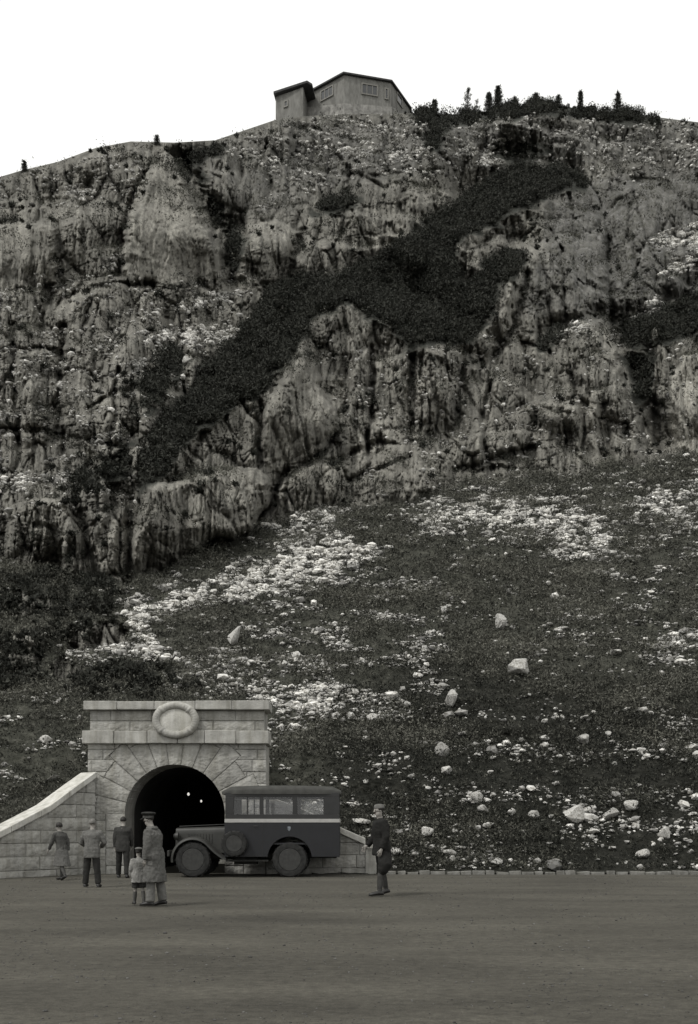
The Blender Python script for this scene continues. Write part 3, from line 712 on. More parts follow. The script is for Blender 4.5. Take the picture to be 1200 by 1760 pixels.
_b = M_lamp.node_tree.nodes['Principled BSDF']; _b.inputs['Emission Color'].default_value = (1, .97, .9, 1); _b.inputs['Emission Strength'].default_value = .75; _b.inputs['Base Color'].default_value = (.8, .8, .75, 1)
M_iron = mat_basic('dark_iron', (.03, .03, .03), .6, .4, .2)
for i, (px_, py_, yy, lb) in enumerate([(324, 1365, PYD + 4.5, 'small lit lamp hanging near the middle of the dark tunnel arch'), (346, 1377, PYD + 9.5, 'dimmer lit lamp lower right inside the dark tunnel, beside the truck roof')]):
    x_, y_, z_ = W(px_, py_, yy)
    top = AZ + math.sqrt(max(.01, AR ** 2 - (x_ - ACX) ** 2))
    lp_ = thing('tunnel_lamp', lb, 'lamp', (x_, y_, z_), group='lit lamps in the tunnel')
    MB().tube([(0, 0, .06), (0, 0, top - z_)], .012, 6).build('rod', M_iron, lp_)
    MB().lathe([(.02, .16), (.05, .14), (.13, .07), (.125, .06)], 'z', n=16).build('lamp_shade', M_iron, lp_, smooth=True)
    sz = 1.0 if i == 0 else .9
    MB().lathe([(.001, -.06), (.035 * sz, -.04), (.048 * sz, 0), (.035 * sz, .04), (.001, .07)], 'z', n=14).build('bulb', M_lamp, lp_, smooth=True)

# ---------------------------------------------------------------- wing walls
def wing(name, label, pA, pB, top_pts, step, courses, seed, pier=None):
    """wall from plan point pA to pB; top_pts: (distance along the wall, height of the wall top)"""
    A = Vector((pA[0], pA[1], 0)); Bv = Vector((pB[0], pB[1], 0)); Ln = (Bv - A).length; ang = math.atan2(Bv.y - A.y, Bv.x - A.x)
    T = np.array(top_pts); t_ = thing(name, label, 'wall', (A.x, A.y, 0), ang)
    def joints(U, Z):
        k = np.floor((Z + .2) / courses); f = (Z + .2) / courses - k
        wv = 1.0 + .5 * ((hsh(k.astype(np.int32), k.astype(np.int32) * 0 + seed, 3) & 63) / 63.)
        c = U / wv + k * .37; g = c - np.floor(c)
        return np.minimum(np.minimum(f, 1 - f) * courses, np.minimum(g, 1 - g) * wv), np.floor(c) * 17 + k * 301 + seed * 7
    top = lambda u: np.interp(u, T[:, 0], T[:, 1])
    def snapt(U, Z):
        d = Z - top(U); m = np.abs(d) < step * .55; return U, np.where(m, top(U), Z)
    o = masonry('masonry_wall', 0, Ln, -.25, float(T[:, 1].max()), step, joints, lambda u, z: z < top(u) + 1e-4, t_, .6, (0, 0, 0), 0, M_ash, snapt)
    mb = MB(); nseg = max(3, int(Ln / .9))
    us = np.linspace(0, Ln, nseg + 1)
    for i in range(nseg):
        sub = np.linspace(us[i] + .006, us[i + 1] - .006, 4)
        rings = [[(u, -.13, top(u) + .004), (u, .68, top(u) + .004), (u, .68, top(u) + .20), (u, -.13, top(u) + .20)] for u in sub]
        mb.loft(rings)
    mb.build('coping', M_cap, t_, bevel=.02)
    if pier:
        mb = MB(); mb.box(Ln + .004, Ln + pier[0], -.10, .7, -.2, pier[1]); mb.build('end_pier', M_trim, t_, bevel=.02)
        mb = MB(); mb.box(Ln - .05, Ln + pier[0] + .05, -.15, .75, pier[1] + .003, pier[1] + .12); mb.build('pier_cap', M_cap, t_, bevel=.02)
    return t_
# left: from the portal corner outwards and towards the viewer
pts = [(162, 1337, 28.15), (130, 1360, 27.5), (85, 1394, 26.7), (0, 1439, 25.3), (-110, 1478, 23.8), (-230, 1490, 22.4)]
p3 = [W(a, b, c) for a, b, c in pts]; A_, B_ = p3[-1], p3[0]
# a straight plan between the first and the last point
dirv = np.array([B_[0] - A_[0], B_[1] - A_[1]]); Lw = np.hypot(*dirv); du_ = dirv / Lw
tops = []
for a, b, _ in pts[::-1]:
    k_ = (a - CX) / F       # x = k*y meets the plan line
    tt = (k_ * A_[1] - A_[0]) / (du_[0] - k_ * du_[1]); yy = A_[1] + du_[1] * tt
    tops.append((tt, H + (CY - b) / F * yy))
wing('wing_wall', 'curved pale stone retaining wall sweeping down to the left of the tunnel portal', A_, B_, tops, .026, .40, 3)
# right: short, half hidden by the truck
A_, B_ = W(458, 1500, 28.15), W(628, 1500, 28.05)
wing('wing_wall', 'short sloping stone wall with pale coping behind the truck rear, right of the portal', A_, B_, [(0, PZm(1378)), (1.2, PZm(1402)), (2.35, PZm(1432)), (3.3, PZm(1454))], .026, .40, 4, (.36, PZm(1458)))
# ---------------------------------------------------------------- kerb of pale set stones along the foot of the slope
mb = MB(); x_ = PXm(660)
while x_ < 30:
    l_ = rng.uniform(.22, .48); g_ = rng.uniform(.02, .10); h_ = rng.uniform(.07, .12)
    yk = 27.75 + .05 * math.sin(x_) - .012 * (x_ - 1) 
    mb.box(x_, x_ + l_, yk + rng.uniform(-.03, .03), yk + .22, -.1, h_, .018); x_ += l_ + g_
kb = mb.build('kerb', stone_material('kerb_stone', .11, .18, .27, course=False), None, bevel=.02); tag(kb, 'row of small pale kerb stones along the foot of the slope', 'kerb', kind='structure')
# earth verge between the kerb and the slope
vx = np.linspace(-1.2, 60, 400); vy = np.linspace(27.85, 29.6, 12); VX, VY = np.meshgrid(vx, vy)
VZ = .03 + .25 * sstep(28.0, 29.6, VY) + .06 * fbm(VX / .6, VY / .4, 220, 3)
vi = np.arange(VX.size).reshape(VX.shape)
vg = link('verge', np_mesh('verge', np.stack([VX, VY, VZ], -1), np.stack([vi[:-1, :-1], vi[:-1, 1:], vi[1:, 1:], vi[1:, :-1]], -1).reshape(-1, 4)), mat_basic('dark_earth', (.03, .03, .025), .95, .1, .3, 4)); tag(vg, 'strip of dark earth behind the kerb', 'verge', kind='structure')
# ================================================================== VEGETATION AND RUBBLE
def leaf_material(name, lo, hi):
    m = bpy.data.materials.new(name); m.use_nodes = True; n = m.node_tree; b = n.nodes['Principled BSDF']
    b.inputs['Roughness'].default_value = .8; b.inputs['Specular IOR Level'].default_value = .1
    a = n.nodes.new('ShaderNodeAttribute'); a.attribute_name = 'tone'
    r = n.nodes.new('ShaderNodeValToRGB'); r.color_ramp.elements[0].color = (*lo, 1); r.color_ramp.elements[1].color = (*hi, 1)
    n.links.new(a.outputs['Fac'], r.inputs[0]); n.links.new(r.outputs[0], b.inputs['Base Color']); return m
def unit(n):
    v = rng.normal(size=(n, 3)); return v / np.linalg.norm(v, axis=1)[:, None]
def blades(c, size, aspect, up=.0):
    """one leaf-like triangle per centre"""
    n = len(c); a = unit(n); a[:, 2] += up; a /= np.linalg.norm(a, axis=1)[:, None]
    b = np.cross(a, unit(n)); b /= np.linalg.norm(b, axis=1)[:, None]
    s = size[:, None]
    return np.stack([c - b * s * aspect, c + b * s * aspect, c + a * s * 2], 1).reshape(-1, 3)
def leaf_object(name, cents, size, aspect, tone, mat, up=0.0, parent=None):
    V = blades(cents, size, aspect, up); T = np.arange(len(V)).reshape(-1, 3)
    me = np_mesh(name, V, None, T, smooth=False); attr(me, 'tone', np.repeat(tone, 3)); return link(name, me, mat, parent)

M_pine = leaf_material('dwarf_pine_needles', (.019, .020, .017), (.056, .057, .048))
M_scrub = leaf_material('alpine_scrub', (.016, .017, .014), (.15, .148, .125))
# dwarf pine belts
ridge_w = sstep(24, 8, PY[:-1, :-1] - rid[None, :-1]) * ((pxc > 700) & (pxc < 1130))
ridge_w *= .08 + sstep(-.15, .35, fbm(pxc / 24., pyc / 40., 303, 3))
ridge_w *= 1 - ((pxc > 462) & (pxc < 715))
lump = sstep(-.1, .4, fbm(pxc / 14., pyc / 30., 304, 2))
far = np.clip(Y[:-1, :-1], 25, 200)
tuft = .035 * CLc * sstep(.05, .5, fbm(XM[:-1, :-1] / 3, ZM[:-1, :-1] / 2, 301, 3)) * sstep(.25, .6, UPc)
wv = np.where((pxc < 700) & (PY[:-1, :-1] - rid[None, :-1] < 7), .5, 1) * np.clip(VIN[:-1, :-1] + .12 * VEG_SHADEc * (CLc < .5) + ridge_w * 1.6 + tuft, 0, 2.5) / far ** 1.1
P_, N_, I_ = sample(wv, 10500)
vv = VEG_SHADEc.ravel()[I_]; rr_ = np.where((PX[:-1, :-1].ravel()[I_] < 700) & ((PY[:-1, :-1] - rid[None, :-1]).ravel()[I_] < 9), .3, 1) * rng.uniform(.35, 1.0, len(P_)) * np.where(PY[:-1, :-1].ravel()[I_] < 210, .5 + .9 * lump.ravel()[I_], 1) * np.where(PY[:-1, :-1].ravel()[I_] > 960, .55, 1) * np.where(vv < .5, rng.uniform(.18, .5, len(P_)), 1)
kk = 64
d = unit(len(P_) * kk).reshape(-1, kk, 3); d[..., 2] = np.abs(d[..., 2]) * .85
rad = rng.uniform(.45, 1.05, (len(P_), kk, 1)) * rr_[:, None, None]
cen = P_[:, None, :] + N_[:, None, :] * .1 + d * rad
tone = np.clip(rng.normal(.36, .17, (len(P_), 1)) + rng.normal(0, .07, (len(P_), kk)), 0, 1)
th = leaf_object('dwarf_pine_thicket', cen.reshape(-1, 3), rng.uniform(.07, .16, len(P_) * kk), .5, tone.ravel(), M_pine, .5)
tag(th, 'dense dark dwarf pine belts running diagonally across the cliffs and ridge', 'dwarf pines', kind='stuff')
# low scrub of the lower slope and tufts on the ledges
pn = fbm(XM[:-1, :-1] / 5, ZM[:-1, :-1] / 2.2, 310, 4)
ws = np.clip((PY[:-1, :-1] - rid[None, :-1] - 3) / 6, 0, 1) * ((1 - CLc) * (1 - .9 * np.clip(PALEc * 1.2, 0, 1)) * (.35 + sstep(-.4, .4, pn)) + .45 * CLc * (1 - VEG_SHADEc) * sstep(-.1, .4, fbm(XM[:-1, :-1] / 4, ZM[:-1, :-1] / 2.5, 313, 3)) * sstep(.15, .55, UPc)) / far ** 1.25
P_, N_, I_ = sample(ws, 75000)
kk = 9; f_ = (P_[:, 1] / 35.)[:, None]
big = (rng.random(len(P_)) < .12)[:, None]
off = rng.normal(0, 1, (len(P_), kk, 3)) * (np.where(big, .30, .13) * f_ ** .6)[..., None] * [1, 1, .55]; off[..., 2] = np.abs(off[..., 2])
cen = P_[:, None, :] + off + N_[:, None, :] * .03
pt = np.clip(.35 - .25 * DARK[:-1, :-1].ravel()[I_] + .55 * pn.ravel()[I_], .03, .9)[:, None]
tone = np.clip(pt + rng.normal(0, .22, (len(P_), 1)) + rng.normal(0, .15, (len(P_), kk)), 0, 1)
sz = rng.uniform(.028, .075, (len(P_), kk)) * f_ ** .6
sc = leaf_object('alpine_scrub', cen.reshape(-1, 3), sz.ravel(), .45, tone.ravel(), M_scrub, .5)
tag(sc, 'low dark alpine scrub and grass covering the lower slope', 'scrub', kind='stuff')

# rubble -------------------------------------------------------------
def rock_material(name, lo, hi):
    m = bpy.data.materials.new(name); m.use_nodes = True; n = m.node_tree; b = n.nodes['Principled BSDF']; b.inputs['Roughness'].default_value = .95; b.inputs['Specular IOR Level'].default_value = .15
    a = n.nodes.new('ShaderNodeAttribute'); a.attribute_name = 'tone'
    r = n.nodes.new('ShaderNodeValToRGB'); r.color_ramp.elements[0].color = (lo, lo * .985, lo * .94, 1); r.color_ramp.elements[1].color = (hi, hi * .985, hi * .94, 1)
    n.links.new(a.outputs['Fac'], r.inputs[0])
    tc = n.nodes.new('ShaderNodeTexCoord'); z = n.nodes.new('ShaderNodeTexNoise'); z.inputs['Scale'].default_value = 7; z.inputs['Detail'].default_value = 8; n.links.new(tc.outputs['Object'], z.inputs['Vector'])
    r2 = n.nodes.new('ShaderNodeValToRGB'); r2.color_ramp.elements[0].position = .33; r2.color_ramp.elements[0].color = (.5, .49, .46, 1); r2.color_ramp.elements[1].position = .6
    n.links.new(z.outputs['Fac'], r2.inputs[0])
    x = n.nodes.new('ShaderNodeMixRGB'); x.blend_type = 'MULTIPLY'; x.inputs[0].default_value = 1; n.links.new(r.outputs[0], x.inputs[1]); n.links.new(r2.outputs[0], x.inputs[2])
    n.links.new(x.outputs[0], b.inputs['Base Color'])
    bp = n.nodes.new('ShaderNodeBump'); bp.inputs['Strength'].default_value = .6; bp.inputs['Distance'].default_value = .03; n.links.new(z.outputs['Fac'], bp.inputs['Height']); n.links.new(bp.outputs[0], b.inputs['Normal'])
    return m
M_rub = rock_material('limestone_rubble', .14, .80)
g_ = (1 + 5 ** .5) / 2
ICO = np.array([(-1, g_, 0), (1, g_, 0), (-1, -g_, 0), (1, -g_, 0), (0, -1, g_), (0, 1, g_), (0, -1, -g_), (0, 1, -g_), (g_, 0, -1), (g_, 0, 1), (-g_, 0, -1), (-g_, 0, 1)]) / math.sqrt(1 + g_ * g_)
ICF = np.array([(0, 11, 5), (0, 5, 1), (0, 1, 7), (0, 7, 10), (0, 10, 11), (1, 5, 9), (5, 11, 4), (11, 10, 2), (10, 7, 6), (7, 1, 8), (3, 9, 4), (3, 4, 2), (3, 2, 6), (3, 6, 8), (3, 8, 9), (4, 9, 5), (2, 4, 11), (6, 2, 10), (8, 6, 7), (9, 8, 1)])
sn = fbm(XM[:-1, :-1] / 2.5, ZM[:-1, :-1] / 1.0, 330, 4)
sprinkle = np.zeros_like(PALEc)
for poly, a in [([(480, 1040), (760, 1000), (760, 1200), (640, 1260), (460, 1300), (440, 1180), (300, 1190), (280, 1130)], .26), ([(640, 1240), (1210, 1220), (1210, 1500), (560, 1500), (470, 1300)], .065),
                ([(850, 1060), (1040, 1060), (1060, 1120), (900, 1140)], .10), ([(-40, 1190), (150, 1200), (150, 1320), (-40, 1420)], .08), ([(900, 830), (1240, 800), (1240, 960), (1060, 1010), (900, 900)], .13),
                ([(500, 180), (1240, 180), (1240, 300), (760, 300), (560, 290)], .09), ([(-40, 300), (240, 250), (240, 330), (-40, 350)], .06), ([(400, 250), (560, 220), (660, 280), (500, 330)], .10), ([(-40, 480), (430, 480), (420, 560), (230, 860), (-40, 900)], .05), ([(560, 600), (1240, 560), (1240, 800), (640, 860)], .02), ([(950, 1000), (1240, 1000), (1240, 1140), (1000, 1150)], .09)]:
    sprinkle = np.maximum(sprinkle, a * sstep(-25, 15, poly_sd(PX[:-1, :-1], PY[:-1, :-1], poly)))
wst = np.clip((PY[:-1, :-1] - rid[None, :-1] - 2) / 8, 0, 1) * (np.where(CLc < .5, PALEc ** 1.3 + .55 * halo[:-1, :-1] * sstep(.0, .5, fbm(XM[:-1, :-1] / 2.4, ZM[:-1, :-1] / .9, 335, 4)), .55 * PALEc) + (sprinkle + .03 * (1 - CLc)) * sstep(-.1, .5, sn) * (1 - VEG_SHADEc)) / far ** 1.2
P_, N_, I_ = sample(wst, 60000)
lowpx = sstep(1150, 1400, PY[:-1, :-1].ravel()[I_])
sz = np.exp(rng.normal(math.log(.050), .50, len(P_))) * (P_[:, 1] / 40.) ** .9 * (1 + .25 * lowpx) * np.where(rng.random(len(P_)) < .06, 1.9, 1)
sz = np.minimum(sz, .28)
sh = ICO[None] * (1 + rng.uniform(-.28, .22, (len(P_), 12, 1))) * (sz[:, None] * np.array([1, 1, .62]) * rng.uniform(.7, 1.45, (len(P_), 3)))[:, None, :]
an = rng.uniform(0, 6.28, len(P_)); ca, sa = np.cos(an)[:, None], np.sin(an)[:, None]
shx = sh[..., 0] * ca - sh[..., 1] * sa; shy = sh[..., 0] * sa + sh[..., 1] * ca
V = P_[:, None, :] + np.stack([shx, shy, sh[..., 2]], -1) + N_[:, None, :] * sz[:, None, None] * .35
T = (ICF[None] + 12 * np.arange(len(P_))[:, None, None]).reshape(-1, 3)
me = np_mesh('scree', V.reshape(-1, 3), None, T, smooth=False)
pz = PALEc.ravel()[I_]
attr(me, 'tone', np.repeat(np.clip(rng.normal(.55, .30, len(P_)) + .25 * (pz - .4), 0, 1), 12))
so_ = link('scree', me, M_rub); tag(so_, 'pale limestone scree in drifts across the slope and ledges', 'scree', kind='stuff')

# single boulders ------------------------------------------------------
M_boul = rock_material('boulder_limestone', .24, .58)
def rock_mesh(seed, fx=1., fy=1., fz=1., npts=13):
    r = np.random.default_rng(seed); bm = bmesh.new()
    for p in r.normal(size=(npts, 3)):
        p = p / np.linalg.norm(p); bm.verts.new((p[0] * fx, p[1] * fy, p[2] * fz))
    bmesh.ops.convex_hull(bm, input=bm.verts)
    for v in [v for v in bm.verts if not v.link_faces]: bm.verts.remove(v)
    bmesh.ops.bevel(bm, geom=bm.edges[:], offset=.10, segments=2, affect='EDGES', clamp_overlap=True)
    bmesh.ops.triangulate(bm, faces=bm.faces); bmesh.ops.subdivide_edges(bm, edges=bm.edges, cuts=1)
    co = np.array([v.co for v in bm.verts]); dn = .07 * fbm(co[:, 0] * 2.1 + seed, co[:, 1] * 2.1 + co[:, 2] * 1.7, 340, 3)
    for v, q in zip(bm.verts, dn): v.co *= 1 + float(q)
    me = bpy.data.meshes.new('boulder'); bm.to_mesh(me); bm.free(); return me
def put_rock(name, px, py, wpx, hpx, label, seed, group, cat='boulder', tone=.6, me=None, tilt=0.0):
    p, nrm = surf(px, py + hpx * .30); y = p[1]; wx_, hz = wpx * y / F / 2, hpx * y / F / 2
    if me is None: me = rock_mesh(seed); attr(me, 'tone', np.full(len(me.vertices), tone))
    o = bpy.data.objects.new(name, me); COL.objects.link(o)
    if not me.materials: me.materials.append(M_boul)
    r = np.random.default_rng(seed)
    o.location = (p[0], p[1] - .15 * wx_, p[2] + hz * .55); o.scale = (wx_ * 1.08, wx_ * 1.05, hz * 1.12); o.rotation_euler = (0, tilt, r.uniform(0, .6))
    return tag(o, label, cat, group)
BOUL = [
 (893, 1148, 42, 32, .75, 'broad pale boulder with a flat top, high in the middle of the dark slope', 0),
 (861, 1068, 28, 34, .55, 'upright grey boulder standing highest of the large ones on the slope', 0),
 (776, 1200, 32, 36, .45, 'pointed grey boulder left of and below the broad flat-topped one', .2),
 (988, 1396, 40, 36, .8, 'biggest white boulder low on the slope right of the standing man', 0),
 (1014, 1427, 34, 11, .95, 'long thin white slab lying just under the biggest low boulder', .05),
 (733, 1428, 28, 20, .95, 'bright white angular block nearest to the right of the standing man', -.3),
 (1141, 1433, 20, 26, .85, 'white triangular stone at the far right of the lower slope', .2),
 (399, 1094, 26, 44, .55, 'tall leaning grey block in the scree above the portal', .45),
 (1084, 1384, 32, 20, .6, 'wide low boulder at right, the upper of two beside the biggest boulder', 0),
 (1048, 1398, 28, 22, .5, 'dull grey boulder immediately right of the biggest white one', 0),
 (820, 1370, 24, 22, .5, 'rounded grey stone, upper of a pair midway along the lower slope', 0),
 (829, 1391, 26, 16, .5, 'flattish grey stone, lower of a pair midway along the lower slope', 0),
 (918, 1399, 22, 20, .5, 'small grey boulder a little left of the biggest low white boulder', 0),
 (1103, 1466, 26, 20, .6, 'pale boulder close above the kerb near the right edge', -.1),
 (681, 1463, 20, 14, .95, 'white cobble directly right of the standing man\'s knees', .2),
 (760, 1289, 26, 28, .35, 'dark grey mottled boulder in the scrub up and right of the truck', 0),
 (936, 1269, 18, 12, .8, 'bright small boulder alone in the scrub above the biggest boulder', .1),
 (1001, 1270, 24, 20, .45, 'grey boulder at right of the bright lone stone in mid slope', 0),
 (1190, 1284, 30, 12, .7, 'pale flat slab cut by the right edge of the picture', .05),
 (322, 621, 17, 14, .95, 'round white boulder on the cliff ledge left of the dark pine belt', 0),
 (78, 1271, 24, 16, .9, 'bright white block on the grassy slope above the left wing wall', .2),
 (94, 1337, 34, 9, .95, 'thin white slab lying just above the left wing wall', -.1),
 (772, 1466, 26, 14, .4, 'low grey stone above the kerb, right of the white cobble', 0),
 (854, 1480, 24, 14, .45, 'grey stone resting on the verge behind the middle of the kerb', 0),
 (950, 1480, 30, 12, .4, 'wide flat grey stone on the verge below the thin white slab', 0),
 (1058, 1122, 20, 14, .7, 'pale boulder high on the right of the slope, beside the white gravel', 0),
 (620, 1411, 32, 12, .85, 'pale flat stone lying above the right wing wall coping', .1),
]
for i, (a, b_, c_, d_, tn, lb, tl) in enumerate(BOUL):
    put_rock('boulder', a, b_, c_, d_, lb, 400 + i, 'large boulders on the slope', tone=tn, tilt=tl)
small = []
for k in range(7):
    m_ = rock_mesh(500 + k, 1, 1, .85, 11); attr(m_, 'tone', np.full(len(m_.vertices), .35 + .1 * k)); m_.materials.append(M_boul); m_.name = 'stone'; small.append(m_)
r_ = np.random.default_rng(77); done = 0; pts_ = [(b[0], b[1], b[2]) for b in BOUL]
while done < 120:
    px_, py_ = r_.uniform(620, 1195), 1490 - 270 * r_.random() ** 1.7
    sz_ = float(np.clip(np.exp(r_.normal(2.15, .38)), 5, 19))
    if any(abs(px_ - a) < (c_ + sz_) * .6 and abs(py_ - b_) < (c_ + sz_) * .5 for a, b_, c_ in pts_): continue
    pts_.append((px_, py_, sz_)); done += 1
    put_rock('stone', px_, py_, sz_ * r_.uniform(.9, 1.4), sz_ * r_.uniform(.7, 1.05), 'small pale stone lying loose in the dark scrub between the truck and the right edge', 600 + done, 'small stones on the lower slope', 'stone', me=small[int(r_.integers(7))], tilt=r_.uniform(-.4, .4))

# loose pebbles on the court
n_ = 9000; gy_ = 5.5 + 21.5 * rng.random(n_) ** 1.5; gxx = rng.uniform(-.46, .46, n_) * gy_ * 1.05
keep = fbm(gxx / 3, gy_ / 1.6, 380, 3) > -.35 + .5 * rng.random(n_); gxx, gy_ = gxx[keep], gy_[keep]; n_ = len(gxx)
sz = np.exp(rng.normal(math.log(.007), .40, n_)) * (gy_ / 9) ** .5
V = ICO[None] * (1 + rng.uniform(-.25, .25, (n_, 12, 1))) * (sz[:, None] * np.array([1, 1, .6]))[:, None, :] + np.stack([gxx, gy_, .018 * fbm(gxx / 2.6, gy_ / 2.6, 200, 4) + .2 * sz], -1)[:, None, :]
me = np_mesh('gravel', V.reshape(-1, 3), None, (ICF[None] + 12 * np.arange(n_)[:, None, None]).reshape(-1, 3), smooth=False)
attr(me, 'tone', np.repeat(rng.random(n_) ** 1.6, 12)); go = link('gravel', me, rock_material('court_pebbles', .06, .14)); tag(go, 'fine loose pebbles scattered on the forecourt', 'gravel', kind='stuff')
# ================================================================== TRUCK BUS
def mat_paint(name, col, rough=.5, coat=.08):
    m = mat_basic(name, col, rough, .4, .18, 3.0, bump=.12, bscale=5)
    b = [x for x in m.node_tree.nodes if x.type == 'BSDF_PRINCIPLED'][0]; b.inputs['Coat Weight'].default_value = coat; b.inputs['Coat Roughness'].default_value = .3
    return m
M_navy = mat_paint('dark_navy_paint', (.008, .0085, .0105)); M_black = mat_paint('black_upper_paint', (.020, .020, .020)); M_oliv = mat_paint('dark_olive_paint', (.027, .027, .024), .6, .05)
M_roof = mat_basic('dusty_roof_canvas', (.050, .050, .046), .85, .2, .2, 4); M_white = mat_basic('cream_stripe_paint', (.34, .335, .32), .5, .4, .08, 8)
M_tyre = mat_basic('tyre_rubber', (.028, .028, .027), .9, .2, .3, 9, bump=.3); M_rim = mat_basic('dull_wheel_steel', (.032, .032, .03), .6, .4, .25, 8)
M_seat = mat_basic('dark_seat_leather', (.03, .028, .025), .7, .3, .2)
M_under = mat_basic('dusty_chassis', (.025, .025, .023), .9, .2, .3)
def glass_mat():
    m = bpy.data.materials.new('window_glass'); m.use_nodes = True; n = m.node_tree; n.nodes.clear()
    o = n.nodes.new('ShaderNodeOutputMaterial'); mx_ = n.nodes.new('ShaderNodeMixShader'); t_ = n.nodes.new('ShaderNodeBsdfTransparent'); g = n.nodes.new('ShaderNodeBsdfGlossy'); f = n.nodes.new('ShaderNodeFresnel')
    t_.inputs[0].default_value = (.97, .97, .97, 1); g.inputs['Roughness'].default_value = .06; f.inputs[0].default_value = 1.5
    n.links.new(f.outputs[0], mx_.inputs[0]); n.links.new(t_.outputs[0], mx_.inputs[1]); n.links.new(g.outputs[0], mx_.inputs[2]); n.links.new(mx_.outputs[0], o.inputs[0]); return m
M_glass = glass_mat()
TY = 25.9; TK = TY / F
tx = lambda px: (px - 440) * TK
tz = lambda py: H + (CY - py) * TK
truck = thing('truck_bus', 'dark navy and black bus-bodied truck with a white waistline stripe outside the tunnel', 'truck', ((440 - CX) * TK, TY, 0))
WD = 2.0
x0, x1 = tx(386), tx(584); zb, zs0, zs1, zw0, zw1, zr = tz(1473), tz(1413.8), tz(1407.4), tz(1399.5), tz(1370), tz(1348)
rwx, rwz, RW = tx(498), .53, .53
fwx = tx(331)
# lower body with the rear wheel arches cut out
arch = [(rwx + .66 * math.cos(a), rwz + .02 + .66 * math.sin(a)) for a in np.linspace(math.pi - .14, .14, 15)]
poly = [(x0, zb), (arch[0][0], zb)] + arch + [(arch[-1][0], zb), (x1, zb), (x1, zs0), (x0, zs0)]
mb = MB()
mb.prism(poly, 'y', 0, .05); mb.prism(poly, 'y', WD - .05, WD)
mb.box(x1 - .05, x1 - .001, .052, WD - .052, zb, zs0 - .002); mb.box(x0 + .001, x0 + .05, .052, WD - .052, zb, zs0 - .002)
mb.box(x0 + .052, x1 - .052, .052, WD - .052, zs0 - .66, zs0 - .60)
body_t = mb.build('lower_body', M_navy, truck, bevel=.012)
for yy in (-.004, WD - .045):
    pass
# upper body: rails, posts, all in one frame
wins = [(402, 446), (453, 503), (511, 556)]
mb = MB()
ins = .03
for ya, yb_ in ((ins, ins + .05), (WD - ins - .05, WD - ins)):
    mb.box(x0 + .02, x1 - .01, ya, yb_, zs1 + .002, zw0); mb.box(x0 + .02, x1 - .01, ya, yb_, zw1, tz(1362))
    ed = [386.8] + [v for wv_ in wins for v in wv_] + [583.5]
    for a, b_ in zip(ed[0::2], ed[1::2]): mb.box(max(tx(a), x0 + .02), min(tx(b_), x1 - .01), ya, yb_, zw0 + .001, zw1 - .001)
mb.box(tx(424), tx(426.5), ins + .01, ins + .04, zw0 + .001, zw1 - .001); mb.box(tx(424), tx(426.5), WD - ins - .04, WD - ins - .01, zw0 + .001, zw1 - .001)
for xa, xb in ((x0 + .022, x0 + .07), (x1 - .06, x1 - .012)):
    mb.box(xa, xb, ins + .052, WD - ins - .052, zs1 + .002, zw0 + .02); mb.box(xa, xb, ins + .052, WD - ins - .052, zw1, tz(1362))
    for ya in (ins + .052, WD / 2 - .04, WD - ins - .14): mb.box(xa, xb, ya, ya + .085, zw0 + .021, zw1 - .001)
up = mb.build('upper_body', M_black, truck, bevel=.008)
# roof: rounded in both directions
rings = []
for s in np.linspace(0, 1, 15):
    x = x0 - .10 + (x1 - x0 + .14) * s; e = 1 - (abs(2 * s - 1)) ** 8 * .16; dr = .05 * (2 * s - 1) ** 2
    pr = []
    for a in np.linspace(0, math.pi, 17):
        cy, sz_ = math.cos(a), math.sin(a)
        pr.append((x, WD / 2 + (WD / 2 + .015) * e * math.copysign(abs(cy) ** .55, cy), tz(1365) + (zr - tz(1365) - dr) * abs(sz_) ** .55 * (1 if s not in (0., 1.) else .55)))
    rings.append(pr + [(x, WD / 2 - .3, tz(1366)), (x, WD / 2 + .3, tz(1366))][::-1][:0])
rf = MB().loft(rings).build('roof', M_roof, truck, smooth=True)
mb = MB()
for yy in (-.012, WD - .012): mb.box(x0 + .005, x1 - .004, yy, yy + .024, zs0 + .003, zs1)
mb.box(x1 - .02, x1 + .012, .013, WD - .013, zs0 + .003, zs1)
mb.build('waistline_stripe', M_white, truck, bevel=.004)
# glass
for (a, b_) in wins:
    for yy in (ins + .02, WD - ins - .03):
        MB().box(tx(a) - .01, tx(b_) + .01, yy, yy + .006, zw0 - .01, zw1 + .01).build('window', M_glass, truck)
MB().box(x0 + .04, x0 + .046, ins + .06, WD - ins - .06, zw0, zw1 + .01).build('windscreen', M_glass, truck)
MB().box(x1 - .04, x1 - .034, ins + .06, WD - ins - .06, zw0, zw1 + .01).build('rear_window', M_glass, truck)
# emblem: a small pale worn shield
ex, ez = tx(497), tz(1424)
mb = MB(); mb.prism([(ex - .045, ez + .06), (ex + .045, ez + .06), (ex + .045, ez - .02), (ex, ez - .08), (ex - .045, ez - .02)], 'y', -.010, -.002)
mb.build('emblem', mat_basic('worn_pale_emblem', (.20, .22, .24), .6, .3, .35, 30), truck)
# door outline, handle, hinges
mb = MB(); mb.box(tx(451) - .006, tx(451) + .006, -.006, .001, zb + .02, zs0 - .02); mb.box(tx(388), tx(451), -.006, .001, zb + .015, zb + .027); mb.build('door_seam', M_black, truck)
MB().tube([(tx(443), -.035, tz(1420)), (tx(436), -.035, tz(1420))], .012, 8).build('door_handle', M_rim, truck, smooth=True)
